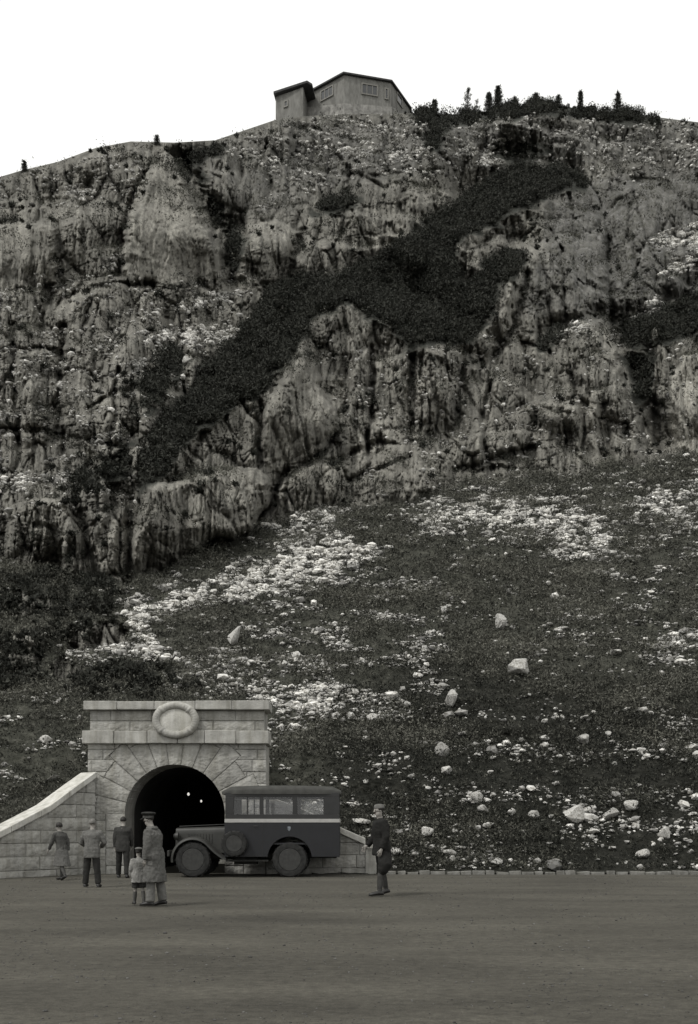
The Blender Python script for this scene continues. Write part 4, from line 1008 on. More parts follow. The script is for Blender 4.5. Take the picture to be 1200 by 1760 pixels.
# bonnet, tapered and rounded, with side louvres
rings = []
for s in np.linspace(0, 1, 9):
    x = tx(296) + (x0 - tx(296)) * s; hw = .44 + .22 * s; zt_ = tz(1422.5) + .05 * s; zl = .72
    pr = [(x, WD / 2 - hw, zl)]
    for a in np.linspace(0, math.pi, 13): pr.append((x, WD / 2 - hw * math.copysign(abs(math.cos(a)) ** .35, math.cos(a)), zt_ - .20 + .20 * abs(math.sin(a)) ** .5))
    pr.append((x, WD / 2 + hw, zl)); rings.append(pr)
bon = MB().loft(rings).build('bonnet', M_oliv, truck, smooth=True)
mb = MB()
for i in range(9): mb.box(tx(318) + i * .09, tx(318) + i * .09 + .03, WD / 2 - .44 - .22 * ((tx(318) + i * .09 - tx(296)) / (x0 - tx(296))) - .018, WD / 2 - .40, 1.02, 1.30)
mb.build('louvres', M_oliv, bon, bevel=.005)
mb = MB()
for i in range(11): mb.box(tx(296) - .03, tx(296) - .004, WD / 2 - .36 + i * .068, WD / 2 - .36 + i * .068 + .035, .74, 1.36)
mb.build('grille', M_under, truck, bevel=.006)
MB().tube([(tx(296) + .02, WD / 2, tz(1420)), (x0, WD / 2, tz(1416))], .012, 8).build('bonnet_hinge', M_rim, truck, smooth=True)
# fenders with a swept tail, running boards, bumper, chassis
for nm, ya, yb_ in (('fender', .0, .52), ('fender', WD - .52, WD)):
    ang_ = np.linspace(math.radians(188), math.radians(38), 18); pts_ = [(fwx + .60 * math.cos(a), .53 + .60 * math.sin(a)) for a in ang_] + [(fwx + .66, .72), (tx(382), .56), (tx(388), .53)]
    rings = []
    for i, (x, z) in enumerate(pts_):
        q = pts_[min(i + 1, len(pts_) - 1)]; p = pts_[max(i - 1, 0)]; d = Vector((q[0] - p[0], 0, q[1] - p[1])).normalized(); nn = Vector((-d.z, 0, d.x)); nn = nn if nn.z > -.2 else -nn
        pr = []
        for a in np.linspace(0, math.pi, 9): pr.append((x + nn.x * .085 * math.sin(a), ya + (yb_ - ya) * (.5 - .5 * math.cos(a)), z + nn.z * .085 * math.sin(a)))
        pr += [(x + nn.x * -.012, yb_, z - nn.z * .012), (x - nn.x * .012, ya, z - nn.z * .012)]
        rings.append(pr)
    MB().loft(rings).build(nm, M_oliv, truck, smooth=True)
    MB().box(tx(388), arch[0][0] + .02, ya + (.02 if ya < 1 else .12), yb_ - (.12 if ya < 1 else .02), .47, .52).build('running_board', M_under, truck, bevel=.01)
mb = MB(); mb.box(tx(286), tx(286) + .07, .1, WD - .1, .62, .80); mb.build('bumper', M_oliv, truck, bevel=.02)
for yy in (.42, WD - .42):
    hl = MB().lathe([(.001, -.10), (.08, -.09), (.115, -.02), (.12, .04)], 'x', (tx(300), yy, 1.22), 20).build('headlight', M_oliv, truck, smooth=True)
    MB().lathe([(.112, .042), (.08, .062), (.001, .07)], 'x', (tx(300) - .11, yy, 1.22), 20).build('lens', M_glass, hl, smooth=True)
mb = MB()
for yy in (.55, WD - .67): mb.box(tx(288), x1 - .1, yy, yy + .12, .56, .70)
for xx in (fwx, rwx): mb.tube([(xx, .12, .53), (xx, WD - .12, .53)], .07, 12); mb.lathe([(.01, -.16), (.14, -.1), (.17, 0), (.14, .1), (.01, .16)], 'y', (xx, WD / 2 + .1, .53), 16)
for xx in (fwx, rwx):
    for yy in (.40, WD - .46): mb.tube([(xx - .5, yy, .60), (xx, yy, .47), (xx + .5, yy, .60)], .035, 6)
mb.tube([(fwx, WD / 2, .55), (rwx, WD / 2, .55)], .045, 8); mb.box(tx(400), tx(440), .3, .62, .38, .60)
mb.build('chassis', M_under, truck)
def wheel(nm, x, y, z, r, wdt, parent, flip=1):
    hub = bpy.data.objects.new(nm, None); COL.objects.link(hub); hub.parent = parent; hub.location = (x, y, z); hub.empty_display_size = .2
    w2 = wdt / 2
    ty = MB().lathe([(r * .60, -w2 * .7), (r * .66, -w2 * .95), (r * .80, -w2), (r * .93, -w2 * .92), (r * .985, -w2 * .6), (r, -w2 * .2), (r, w2 * .2), (r * .985, w2 * .6), (r * .93, w2 * .92), (r * .80, w2), (r * .66, w2 * .95), (r * .60, w2 * .7)], 'y', (0, 0, 0), 48, True)
    for k in range(36):         # tread bars
        a = 2 * math.pi * k / 36; s = (k % 2) * 2 - 1
        c0, s0 = math.cos(a), math.sin(a); V_ = []
        for rr2 in (r * .97, r * 1.018):
            for da, yy in ((-.035, s * w2 * .05), (.035, s * w2 * .05), (.06, s * w2 * .86), (-.01, s * w2 * .86)): V_.append((rr2 * math.cos(a + da), yy, rr2 * math.sin(a + da)))
        ty.add(V_, [(0, 1, 2, 3), (7, 6, 5, 4), (0, 4, 5, 1), (1, 5, 6, 2), (2, 6, 7, 3), (3, 7, 4, 0)])
    ty.build('tyre', M_tyre, hub, smooth=True)
    f = -flip
    rm = MB().lathe([(r * .63, f * w2 * .9), (r * .60, f * w2 * .95), (r * .56, f * w2 * .55), (r * .42, f * w2 * .18), (r * .26, f * w2 * .30), (r * .22, f * w2 * .75), (r * .12, f * w2 * .85), (.002, f * w2 * .85)], 'y', (0, 0, 0), 36)
    for k in range(6): a = k * math.pi / 3; rm.tube([(r * .33 * math.cos(a), f * w2 * .2, r * .33 * math.sin(a)), (r * .33 * math.cos(a), f * w2 * .42, r * .33 * math.sin(a))], .02, 6)
    rm.build('rim', M_rim, hub, smooth=True); return hub
for xx in (fwx, rwx):
    wheel('wheel', xx, .16, .525, .525, .27, truck, 1); wheel('wheel', xx, WD - .16, .525, .525, .27, truck, -1)
wheel('spare_wheel', tx(404), -.14, tz(1450), .385, .22, truck, 1)
MB().tube([(tx(404), .02, tz(1450)), (tx(404), -.1, tz(1450))], .06, 8).build('spare_bracket', M_under, truck)
for xx in (tx(425), tx(470), tx(520)):
    mb = MB(); mb.box(xx, xx + .42, .18, WD - .18, zs0 - .34, zs0 - .22); mb.box(xx + .38, xx + .48, .18, WD - .18, zs0 - .22, zs0 + .06); mb.build('seat', M_seat, truck, bevel=.03)
sw = MB().lathe([(.19, -.012), (.205, 0), (.19, .012), (.175, 0)], 'x', (0, 0, 0), 24, True); sw.tube([(0, -.18, 0), (0, .18, 0)], .01, 6); sw.tube([(0, 0, 0), (-.3, 0, -.1)], .015, 6)
sw_ = sw.build('steering_wheel', M_under, truck, smooth=True); sw_.location = (tx(408), .55, zs0 + .12); sw_.rotation_euler = (0, math.radians(-25), 0)
# ================================================================== PEOPLE
M_skin = mat_basic('skin', (.25, .235, .215), .6, .3, .1, 12); M_hair = mat_basic('dark_hair', (.018, .016, .014), .6, .3, .25, 40, stretch=(1, 1, .2))
def cloth(name, v, var=.18): return mat_basic(name, (v, v * .985, v * .93), .92, .12, var, 9, bump=.45, bscale=26)
def frozen(o):
    dg = bpy.context.evaluated_depsgraph_get(); dg.update(); me = bpy.data.meshes.new_from_object(o.evaluated_get(dg)); return me
class Body:
    """a posed figure, facing +X, left is +Y; lengths for 1.75 m, scaled afterwards"""
    def __init__(s, legs, arms, lean=.04, head=(0, 0), stoop=0.0):
        s.J = J = {}
        J['pel'] = Vector((0, 0, .95)); J['waist'] = Vector((lean * .3, 0, 1.10)); J['chest'] = Vector((lean * .9, 0, 1.28)); J['nb'] = Vector((lean * 1.5 + stoop * .3, 0, 1.45))
        hd = Vector((math.sin(head[1]), 0, math.cos(head[1])))
        J['neck'] = J['nb'] + Vector((.012 + stoop, 0, .07)); J['jaw'] = J['neck'] + hd * .045 + Vector((.018, 0, 0)); J['mid'] = J['jaw'] + hd * .085; J['crown'] = J['mid'] + hd * .072 - Vector((.012, 0, 0))
        s.yaw = head[0]
        for sd, k in ((1, 'l'), (-1, 'r')):
            th, kn, spread = legs[0 if sd > 0 else 1]
            J['hip' + k] = Vector((0, sd * .092, .91)); a = Vector((math.sin(th), sd * math.sin(spread), -math.cos(th))).normalized(); J['kne' + k] = J['hip' + k] + a * .43
            b = Vector((math.sin(th - kn), sd * math.sin(spread), -math.cos(th - kn))).normalized(); J['ank' + k] = J['kne' + k] + b * .41; J['pit' + k] = th - kn
            ph, ow, be, inw = arms[0 if sd > 0 else 1]
            J['sho' + k] = J['nb'] + Vector((-.005, sd * .185, -.045)); u = Vector((math.sin(ph) * math.cos(ow), sd * math.sin(ow), -math.cos(ph) * math.cos(ow))); J['elb' + k] = J['sho' + k] + u * .29
            f = Vector((math.sin(ph + be) * math.cos(inw), -sd * math.sin(inw), -math.cos(ph + be) * math.cos(inw))); J['wri' + k] = J['elb' + k] + f * .255; J['fd' + k] = f
        low = min(J['ankl'].z, J['ankr'].z) - .085
        for v in J.values():
            if isinstance(v, Vector): v.z -= low
        for k in 'lr':
            p = J['pit' + k]; fd = Vector((math.cos(p * .6), 0, math.sin(min(0, p) * .9)))
            if J['ank' + k].z > .12: fd = Vector((.8, 0, -.6)).normalized()
            J['toe' + k] = J['ank' + k] + fd * .165 + Vector((0, 0, -.055 if J['ank' + k].z <= .12 else 0))
            J['heel' + k] = J['ank' + k] - fd * .05 + Vector((0, 0, -.05))
    def skin(s, name, mat, parent):
        J = s.J; V = []; E_s = []; Rr = []
        def v(p, r): V.append(tuple(p)); Rr.append(r if hasattr(r, '__len__') else (r, r)); return len(V) - 1
        def ch(i, seq):
            for p, r in seq:
                j = v(p, r); E_s.append((i, j)); i = j
            return i
        pel = v(J['pel'], (.13, .11)); ch_ = ch(pel, [(J['waist'], (.115, .09)), (J['chest'], (.14, .105))]); nb = ch(ch_, [(J['nb'], (.075, .07))])
        nk = ch(nb, [(J['neck'], .055)]); jw = ch(nk, [(J['jaw'], (.064, .072))]); md = ch(jw, [(J['mid'], (.076, .094))]); cr_ = ch(md, [(J['crown'], (.062, .075))])
        yw = Matrix.Rotation(s.yaw, 3, 'Z')
        ch(md, [(J['mid'] + yw @ Vector((.088, 0, -.028)), .016), (J['mid'] + yw @ Vector((.108, 0, -.040)), .011)])                       # nose
        ch(jw, [(J['jaw'] + yw @ Vector((.062, 0, -.012)), .024)])                               # chin
        for sd in (1, -1): ch(md, [(J['mid'] + yw @ Vector((-.008, sd * .078, -.02)), .014), (J['mid'] + yw @ Vector((-.02, sd * .088, -.008)), .012)])   # ears
        for k, sd in (('l', 1), ('r', -1)):
            ch(pel, [(J['hip' + k], .088), (J['hip' + k].lerp(J['kne' + k], .5), .075), (J['kne' + k], .054), (J['kne' + k].lerp(J['ank' + k], .35), .056), (J['ank' + k], .038), (J['ank' + k].lerp(J['toe' + k], .5), .034), (J['toe' + k], .028)])
            w = ch(ch_, [(J['sho' + k], .062), (J['sho' + k].lerp(J['elb' + k], .5), .048), (J['elb' + k], .039), (J['elb' + k].lerp(J['wri' + k], .4), .037), (J['wri' + k], .026)])
            f = J['fd' + k].normalized(); side = f.cross(Vector((0, sd, 0)).cross(f)).normalized(); side = Vector((0, sd, 0)) - f * f.y * sd; side.normalize(); fw = f.cross(side) * sd     # fw: towards the thumb
            if fw.x < 0: fw = -fw
            pc = J['wri' + k] + f * .05; pi = ch(w, [(pc, (.034, .020))])
            for q, ln in ((-1.5, .058), (-.5, .072), (.5, .078), (1.5, .070)):
                b0 = pc + f * .035 + fw * q * .019; c1 = b0 + f * ln * .5 - side * .008; c2 = c1 + f * ln * .4 - side * .022
                ch(pi, [(b0, .010), (c1, .0085), (c2, .0075)])
            ch(pi, [(pc + fw * .036 - side * .006 - f * .01, .011), (pc + fw * .052 + f * .025 - side * .014, .0095), (pc + fw * .050 + f * .052 - side * .022, .008)])
        me_ = bpy.data.meshes.new(name); me_.from_pydata(V, E_s, []); o = bpy.data.objects.new(name, me_); COL.objects.link(o)
        bpy.context.view_layer.objects.active = o
        md_ = o.modifiers.new('s', 'SKIN'); md_.use_smooth_shade = True
        for i, r in enumerate(Rr): me_.skin_vertices[0].data[i].radius = r; me_.skin_vertices[0].data[i].use_root = (i == 0)
        sb = o.modifiers.new('u', 'SUBSURF'); sb.levels = 2
        m2 = frozen(o); o.modifiers.clear(); o.data = m2; m2.name = name; m2.materials.clear(); m2.materials.append(mat); o.parent = parent; return o
def ell(c, rx, ry, n=20, sq=2.3):
    out = []
    for k in range(n):
        a = 2 * math.pi * k / n; ca, sa = math.cos(a), math.sin(a)
        out.append((c[0] + rx * math.copysign(abs(ca) ** (2 / sq), ca), c[1] + ry * math.copysign(abs(sa) ** (2 / sq), sa), c[2]))
    return out
def garment(name, mb, mat, parent, vox=.014, wr=.006, seed=0, smooth_it=6):
    o = mb.build(name, mat, None, smooth=True)
    m1 = o.modifiers.new('r', 'REMESH'); m1.mode = 'VOXEL'; m1.voxel_size = vox; m1.use_smooth_shade = True
    m2 = o.modifiers.new('c', 'CORRECTIVE_SMOOTH' if False else 'SMOOTH'); m2.iterations = smooth_it; m2.factor = .5
    me_ = frozen(o); o.modifiers.clear(); o.data = me_; me_.name = name
    if not me_.materials: me_.materials.append(mat)
    n = len(me_.vertices); co = np.zeros(n * 3, np.float32); me_.vertices.foreach_get('co', co); co = co.reshape(-1, 3); no = np.zeros(n * 3, np.float32); me_.vertex_normals.foreach_get('vector', no); no = no.reshape(-1, 3)
    ang_ = np.arctan2(co[:, 1], co[:, 0]); d = wr * (fbm(ang_ * 3 + seed, co[:, 2] * 5, 350 + seed, 3) + .6 * ridged(co[:, 0] * 9 + co[:, 1] * 7, co[:, 2] * 11, 356 + seed, 2))
    co += no * d[:, None]; me_.vertices.foreach_set('co', co.ravel()); me_.update()
    me_.polygons.foreach_set('use_smooth', np.ones(len(me_.polygons), bool))
    o.parent = parent; return o
def sleeves(mb, B, r0=.074, r1=.052, cuff=.92):
    J = B.J
    for k in 'lr':
        s, e, w = J['sho' + k], J['elb' + k], J['wri' + k]; w = e.lerp(w, cuff)
        mb.tube([s.lerp(J['chest'], .35) + Vector((0, 0, .05)), s, s.lerp(e, .5), e, e.lerp(w, .5), w], [r0 * .8, r0, r0 * .93, r1 * 1.18, r1 * 1.05, r1], 14)
def torso(mb, B, hem, flare=1.0, wide=1.0, hemr=None):
    """jacket or coat: rings from the neck down to the hem height"""
    J = B.J; c = lambda n: J[n]
    rings = [ell(c('nb') + Vector((0, 0, .045)), .060, .068), ell(c('nb') + Vector((0, 0, .0)), .085, .125), ell(c('nb') + Vector((0, 0, -.04)), .108 * wide, .188 * wide), ell(c('chest') + Vector((0, 0, .06)), .128 * wide, .205 * wide),
             ell(c('chest') - Vector((0, 0, .06)), .126 * wide, .185 * wide), ell(c('waist'), .118 * wide, .165 * wide), ell(c('pel'), .132 * wide, .180 * wide * flare)]
    top = c('pel').z; n = max(1, int((top - hem) / .10))
    for i in range(1, n + 1):
        f = i / n; z = top + (hem - top) * f; g = 1 + (flare - 1) * f; rings.append(ell((c('pel').x, 0, z), .135 * wide * (1 + (g - 1) * 1.0), .182 * wide * g))
    mb.loft(rings); 
def trousers(mb, B, r=(.098, .080, .068), cuff=.06, top='waist'):
    J = B.J
    mb.loft([ell(J['waist'] - Vector((0, 0, .02)), .112, .160), ell(J['pel'], .122, .172), ell(J['pel'] - Vector((0, 0, .08)), .118, .175), ell(J['pel'] - Vector((0, 0, .14)), .09, .15)])
    for k in 'lr':
        h, n, a = J['hip' + k], J['kne' + k], J['ank' + k]; a2 = n.lerp(a, 1 - cuff)
        mb.tube([h + Vector((0, 0, .03)), h.lerp(n, .5), n, n.lerp(a, .4), a2], [r[0], (r[0] + r[1]) / 2, r[1], (r[1] + r[2]) / 2, r[2]], 14)
def shoe(B, k, mat, parent, h=.07, boot=0.0):
    J = B.J; a, t_, hl = J['ank' + k], J['toe' + k], J['heel' + k]; d = (t_ - hl).normalized(); up_ = Vector((0, 0, 1)) - d * d.z; up_.normalize(); sd = d.cross(up_)
    rings = []
    for f, w_, hh in ((-.12, .034, .06), (.0, .048, .095), (.25, .052, .11), (.5, .056, .095), (.75, .060, .078), (1.0, .054, .066), (1.2, .036, .05), (1.27, .012, .02)):
        c = hl.lerp(t_, f); rings.append([c + sd * (w_ * math.cos(q)) + up_ * (hh * .5 * (1 + math.sin(q)) - .028) for q in np.linspace(0, 2 * math.pi, 13)[:-1]])
    mb = MB().loft(rings)
    mb.tube([a + Vector((0, 0, -.04)), a, a.lerp(J['kne' + k], .08 + boot)], [.045, .046, .050 + boot * .03], 12)
    return mb.build('shoe' if not boot else 'boot', mat, parent, smooth=True)
def hair(B, parent, mat, length=.0, bulk=1.0):
    J = B.J; yw = Matrix.Rotation(B.yaw, 3, 'Z'); m = J['mid']; mb = MB(); rings = []
    for ang_ in np.linspace(0, math.pi * .98, 9):
        # cap of hair, longer at the nape
        pass
    bm = bmesh.new(); bmesh.ops.create_icosphere(bm, subdivisions=3, radius=1)
    for v in list(bm.verts):
        if v.co.x > .45 and v.co.z < .35 or v.co.z < -.35 - length * 2: bm.verts.remove(v)
    co = np.array([v.co for v in bm.verts]); dn = .05 * fbm(co[:, 1] * 4, co[:, 2] * 5 + co[:, 0] * 3, 370, 3)
    for v, q in zip(bm.verts, dn): v.co = yw @ Vector((v.co.x * .104 * bulk - .006, v.co.y * .088 * bulk, v.co.z * (.108 + (length if v.co.z < 0 else 0)))) * (1 + float(q)) + m + Vector((0, 0, .018))
    bmesh.ops.solidify(bm, geom=bm.faces[:], thickness=.012)
    for f in bm.faces: f.smooth = True
    me_ = bpy.data.meshes.new('hair'); bm.to_mesh(me_); bm.free(); return link('hair', me_, mat, parent)
def eyes(B, parent):
    yw = Matrix.Rotation(B.yaw, 3, 'Z')
    for sd in (1, -1):
        c = B.J['mid'] + yw @ Vector((.078, sd * .032, -.004)); MB().lathe([(.001, -.011), (.009, -.007), (.012, 0), (.009, .007), (.001, .011)], 'z', c, 10).build('eye', M_hair, parent, smooth=True)
    c = B.J['jaw'] + yw @ Vector((.078, 0, .018)); MB().box(c.x - .012, c.x + .006, c.y - .022, c.y + .022, c.z - .004, c.z + .004).build('mouth', M_lip, parent, bevel=.003)
M_lip = mat_basic('lip', (.16, .10, .09), .6, .3, .1)
def figure(label, px, foot_py, top_py, heading, B, top=None):
    """stands on the court at the picture position of the feet, scaled to the height seen"""
    y = H * F / (foot_py - CY); hgt = (foot_py - top_py) * y / F
    top_z = B.J['crown'].z + .075 if top is None else top
    r = thing('person', label, 'person', ((px - CX) / F * y, y, .006), math.radians(heading)); sc_ = hgt / top_z; r.scale = (sc_, sc_, sc_)
    print('person', label[:30], 'height', round(hgt, 2)); return r

M_trd = cloth('dark_trouser_cloth', .028); M_sho = mat_basic('black_shoe_leather', (.018, .017, .016), .5, .4, .2)
# man seen from behind, light jacket, legs apart, elbows out
B = Body([(.03, .02, .10), (-.02, .02, .10)], [(.10, .42, .95, .55), (.10, .45, .95, .55)])
p = figure('person seen from behind in a light grey jacket and dark trousers, elbows out', 158, 1525, 1406, 92, B)
B.skin('body', M_skin, p); mb = MB(); torso(mb, B, B.J['pel'].z - .20, 1.06, 1.10); sleeves(mb, B, .080, .056); garment('jacket', mb, cloth('light_grey_jacket_cloth', .125), p, seed=1)
mb = MB(); trousers(mb, B, (.105, .086, .076), .02); garment('trousers', mb, M_trd, p, seed=2)
for k in 'lr': shoe(B, k, M_sho, p)
hair(B, p, mat_basic('grey_hair', (.13, .125, .115), .6, .3, .2, 40), 0, 1.0); eyes(B, p)
# woman walking away to the left
B = Body([(-.22, .30, .03), (.20, .06, .03)], [(.30, .16, .35, .05), (-.35, .18, .25, .05)], .06)
p = figure('person with dark hair walking left in a short jacket and skirt beside the wing wall', 106, 1513, 1412, 148, B)
B.skin('body', M_skin, p); mb = MB(); torso(mb, B, B.J['pel'].z - .12, 1.04, .96); sleeves(mb, B, .068, .048); garment('jacket', mb, cloth('mid_grey_jacket_cloth', .070), p, seed=3)
J = B.J; mb = MB(); rings = [ell(J['waist'], .105, .145), ell(J['pel'], .125, .175)]
for f in np.linspace(.12, 1, 7): rings.append(ell((J['pel'].x - .012 * f, 0, J['pel'].z + (J['knel'].z * .5 + J['kner'].z * .5 - .06 - J['pel'].z) * f), .14 + .15 * f, .176 + .05 * f))
mb.loft(rings); garment('skirt', mb, cloth('grey_skirt_cloth', .11), p, wr=.009, seed=4)
M_stk = cloth('grey_stocking', .07)
for k in 'lr':
    shoe(B, k, M_sho, p); a, n_ = B.J['ank' + k], B.J['kne' + k]
    MB().tube([a, a.lerp(n_, .6), n_, n_.lerp(B.J['hip' + k], .3)], [.043, .060, .058, .075], 12).build('stocking', M_stk, p, smooth=True)
hair(B, p, M_hair, .04, 1.12); eyes(B, p)
# man in a dark suit at the tunnel mouth
B = Body([(.16, .03, .05), (-.18, .06, .05)], [(-.12, .14, .25, .02), (.16, .16, .3, .02)], .05, (0, .12), .02)
p = figure('person in a dark suit walking toward the tunnel mouth, seen from behind', 211, 1509, 1402, 98, B)
B.skin('body', M_skin, p); mb = MB(); torso(mb, B, B.J['pel'].z - .20, 1.06, 1.04); sleeves(mb, B); garment('jacket', mb, cloth('dark_suit_cloth', .040), p, seed=5)
mb = MB(); trousers(mb, B, (.10, .084, .072), .02); garment('trousers', mb, M_trd, p, seed=6)
for k in 'lr': shoe(B, k, M_sho, p)
hair(B, p, M_hair, 0, 1.0); eyes(B, p)
# officer in a long coat with a peaked cap, facing left
B = Body([(.05, .04, .05), (-.10, .05, .06)], [(-.04, .22, .22, .10), (.10, .20, .5, .1)], .03, (0, .10), .03)
ctop = B.J['crown'].z + .125
p = figure('person in a long grey greatcoat and dark peaked cap facing left, nearest the camera', 266, 1557, 1391, 166, B, ctop)
B.skin('body', M_skin, p); M_coat = cloth('grey_greatcoat_cloth', .105)
mb = MB(); torso(mb, B, .46, 1.36, 1.14); sleeves(mb, B, .085, .062, .96); garment('greatcoat', mb, M_coat, p, wr=.010, seed=7)
J = B.J; mb = MB(); nb_ = J['nb']; mb.loft([ell(nb_ + Vector((0, 0, .015)), .095, .115), ell(nb_ + Vector((.004, 0, .06)), .078, .082), ell(nb_ + Vector((.004, 0, .075)), .083, .087), ell(nb_ + Vector((0, 0, .01)), .118, .14)]); garment('collar', mb, M_coat, p, .010, .003, 8)
mb = MB()
for k_, z in enumerate(np.linspace(1.28, .80, 5)):
    for sd in (.05, -.05): mb.lathe([(.001, .008), (.013, .005), (.015, 0)], 'x', (.165 + .02 * (1.28 - z), sd, z), 10)
mb.build('buttons', M_rim, p, smooth=True)
mb = MB(); mb.box(-.08, .02, .235, .25, .78, .86); mb.build('pocket_flap', M_coat, p, bevel=.006)
mb = MB(); trousers(mb, B, (.10, .088, .084), .0); garment('trousers', mb, cloth('pale_grey_trouser_cloth', .135), p, seed=9)
for k in 'lr': shoe(B, k, M_sho, p)
def cap(B, parent, mat, big=1.0, peak=True):
    c = B.J['crown']; m = B.J['mid']; d = (c - m).normalized(); o_ = c + Vector((.012, 0, -.02)); mb = MB()
    mb.loft([ell(o_ + Vector((0, 0, -.03)), .100, .086), ell(o_ + Vector((0, 0, .02)), .102, .088), ell(o_ + Vector((-.004, 0, .030)), .118 * big, .108 * big), ell(o_ + Vector((-.004, 0, .062)), .142 * big, .132 * big), ell(o_ + Vector((-.004, 0, .082)), .120 * big, .110 * big), ell(o_ + Vector((-.004, 0, .092)), .05, .05)])
    cp = mb.build('cap', mat, parent, smooth=True)
    if peak:
        V_ = []; Fc = []; n = 13
        for j, (rad_, dz) in enumerate(((.098, -.020), (.165, -.052))):
            for i in range(n):
                a = (i / (n - 1) - .5) * 1.9; s = 1 if j == 0 else math.cos(a) ** .4
                V_.append(o_ + Vector((.100 * math.cos(a) + (rad_ - .098) * s, .086 * math.sin(a), dz if j == 0 else -.02 - .035 * s)))
        V_ += [v + Vector((0, 0, -.006)) for v in V_]
        for i in range(n - 1): Fc += [(i, i + 1, n + i + 1, n + i), (2 * n + n + i, 2 * n + n + i + 1, 2 * n + i + 1, 2 * n + i), (n + i, n + i + 1, 3 * n + i + 1, 3 * n + i)]
        MB().add(V_, Fc).build('cap_peak', M_sho, cp, smooth=True)
        MB().loft([ell(o_ + Vector((0, 0, -.026)), .1035, .0895), ell(o_ + Vector((0, 0, .012)), .105, .091)], cap=False).build('cap_band', cloth('pale_cap_band', .09), cp, smooth=True)
cap(B, p, cloth('dark_cap_cloth', .030)); hair(B, p, M_hair, 0, .96); eyes(B, p)
# child beside the coat
B = Body([(.10, .05, .04), (-.12, .10, .04)], [(.05, .22, .4, .1), (.0, .14, .25, .05)], .02)
p = figure('small child in a pale jacket and dark shorts standing close beside the greatcoat', 239, 1555, 1457, 118, B, B.J['crown'].z + .10)
B.J['mid'] += Vector((0, 0, .02)); B.J['crown'] += Vector((0, 0, .05))
B.skin('body', M_skin, p); mb = MB(); torso(mb, B, B.J['pel'].z - .26, 1.16, 1.20); sleeves(mb, B, .088, .064); garment('jacket', mb, cloth('pale_jacket_cloth', .22), p, seed=10)
mb = MB(); J = B.J; mb.loft([ell(J['waist'], .12, .17), ell(J['pel'] - Vector((0, 0, .1)), .15, .19), ell(J['pel'] - Vector((0, 0, .18)), .13, .18)])
for k in 'lr': mb.tube([J['hip' + k], J['hip' + k].lerp(J['kne' + k], .9)], [.12, .115], 14)
garment('shorts', mb, cloth('dark_shorts_cloth', .035), p, seed=11)
M_sock = cloth('grey_sock_wool', .08)
for k in 'lr':
    shoe(B, k, M_sho, p); a, n_ = B.J['ank' + k], B.J['kne' + k]
    MB().tube([a, a.lerp(n_, .5), a.lerp(n_, .82)], [.048, .066, .064], 12).build('sock', M_sock, p, smooth=True)
hair(B, p, M_hair, .03, 1.12)
mb = MB(); c = B.J['crown']; mb.loft([ell(c + Vector((0, 0, -.025)), .105, .098), ell(c + Vector((-.01, 0, .01)), .128, .118), ell(c + Vector((-.012, 0, .045)), .09, .085), ell(c + Vector((-.012, 0, .058)), .03, .03)]); mb.build('beret', cloth('grey_beret_felt', .13), p, smooth=True)
eyes(B, p)
# man in breeches at the right
B = Body([(.14, .05, .10), (-.14, .10, .12)], [(-.10, .30, .45, .05), (.12, .32, .6, .1)], .02)
p = figure('person in a dark jacket and baggy breeches standing alone right of the truck, facing left', 656, 1539, 1379, 196, B, B.J['crown'].z + .085)
B.skin('body', M_skin, p); M_dk = cloth('dark_jacket_cloth', .018); mb = MB(); torso(mb, B, B.J['pel'].z - .18, 1.10, 1.20); sleeves(mb, B, .090, .062); garment('jacket', mb, M_dk, p, seed=12)
J = B.J; mb = MB(); mb.loft([ell(J['waist'] - Vector((0, 0, .02)), .115, .165), ell(J['pel'], .13, .18), ell(J['pel'] - Vector((0, 0, .12)), .12, .18)])
for k, sd in (('l', 1), ('r', -1)):
    h, n_ = J['hip' + k], J['kne' + k]; o_ = Vector((-.03, sd * .03, 0))
    mb.tube([h + Vector((0, 0, .03)), h.lerp(n_, .35) + o_, h.lerp(n_, .75) + o_ * 2, n_ + o_ * 1.0, n_ + Vector((0, 0, -.07))], [.110, .128, .135, .108, .064], 14)
garment('breeches', mb, cloth('dark_breeches_cloth', .022), p, seed=13)
for k in 'lr':
    shoe(B, k, M_sho, p, boot=.12); a, n_ = J['ank' + k], J['kne' + k]; MB().tube([a, a.lerp(n_, .5), a.lerp(n_, .86)], [.047, .062, .060], 12).build('sock', cloth('dark_sock_wool', .05), p, smooth=True)
hair(B, p, M_hair, 0, .98); eyes(B, p)
mb = MB(); c = J['crown']; mb.loft([ell(c + Vector((0, 0, -.035)), .102, .088), ell(c + Vector((0, 0, .005)), .104, .090), ell(c + Vector((-.005, 0, .035)), .085, .075), ell(c + Vector((-.005, 0, .046)), .04, .035)]); mb.build('cap', cloth('pale_cap_cloth', .14), p, smooth=True)
# ================================================================== SUMMIT HOUSE AND RIDGE TREES
def crest(px):
    c = int(np.argmin(abs(cols - px))); return float(P3[-1, c, 1])
HY = crest(590) + .6
M_hw = mat_basic('weathered_house_stone', (.165, .163, .152), .9, .15, .25, 1.6, bump=.6, bscale=4, dark=(.10, .098, .09), stretch=(1.5, 1.5, .45))
M_hr = mat_basic('dark_shingle_roof', (.05, .05, .05), .85, .2, .2, 2); M_hf = mat_basic('pale_window_frame', (.165, .16, .145), .7, .3, .12, 5); M_hg = mat_basic('dark_window_pane', (.045, .047, .048), .12, .5, .1, 2)
M_hb = mat_basic('rubble_base_stone', (.24, .235, .22), .95, .1, .3, 1.5, bump=.8, bscale=3)
def hp(px, k): y = HY * k; return ((px - CX) / F * y, y)
eave = H + (CY - 129) / F * HY
base_z = H + (CY - 205) / F * HY - 3
house = thing('mountain_house', 'grey stone mountain house with dark roof and lower left wing alone on the summit', 'house', (*hp(592, 1.03), base_z + 2))
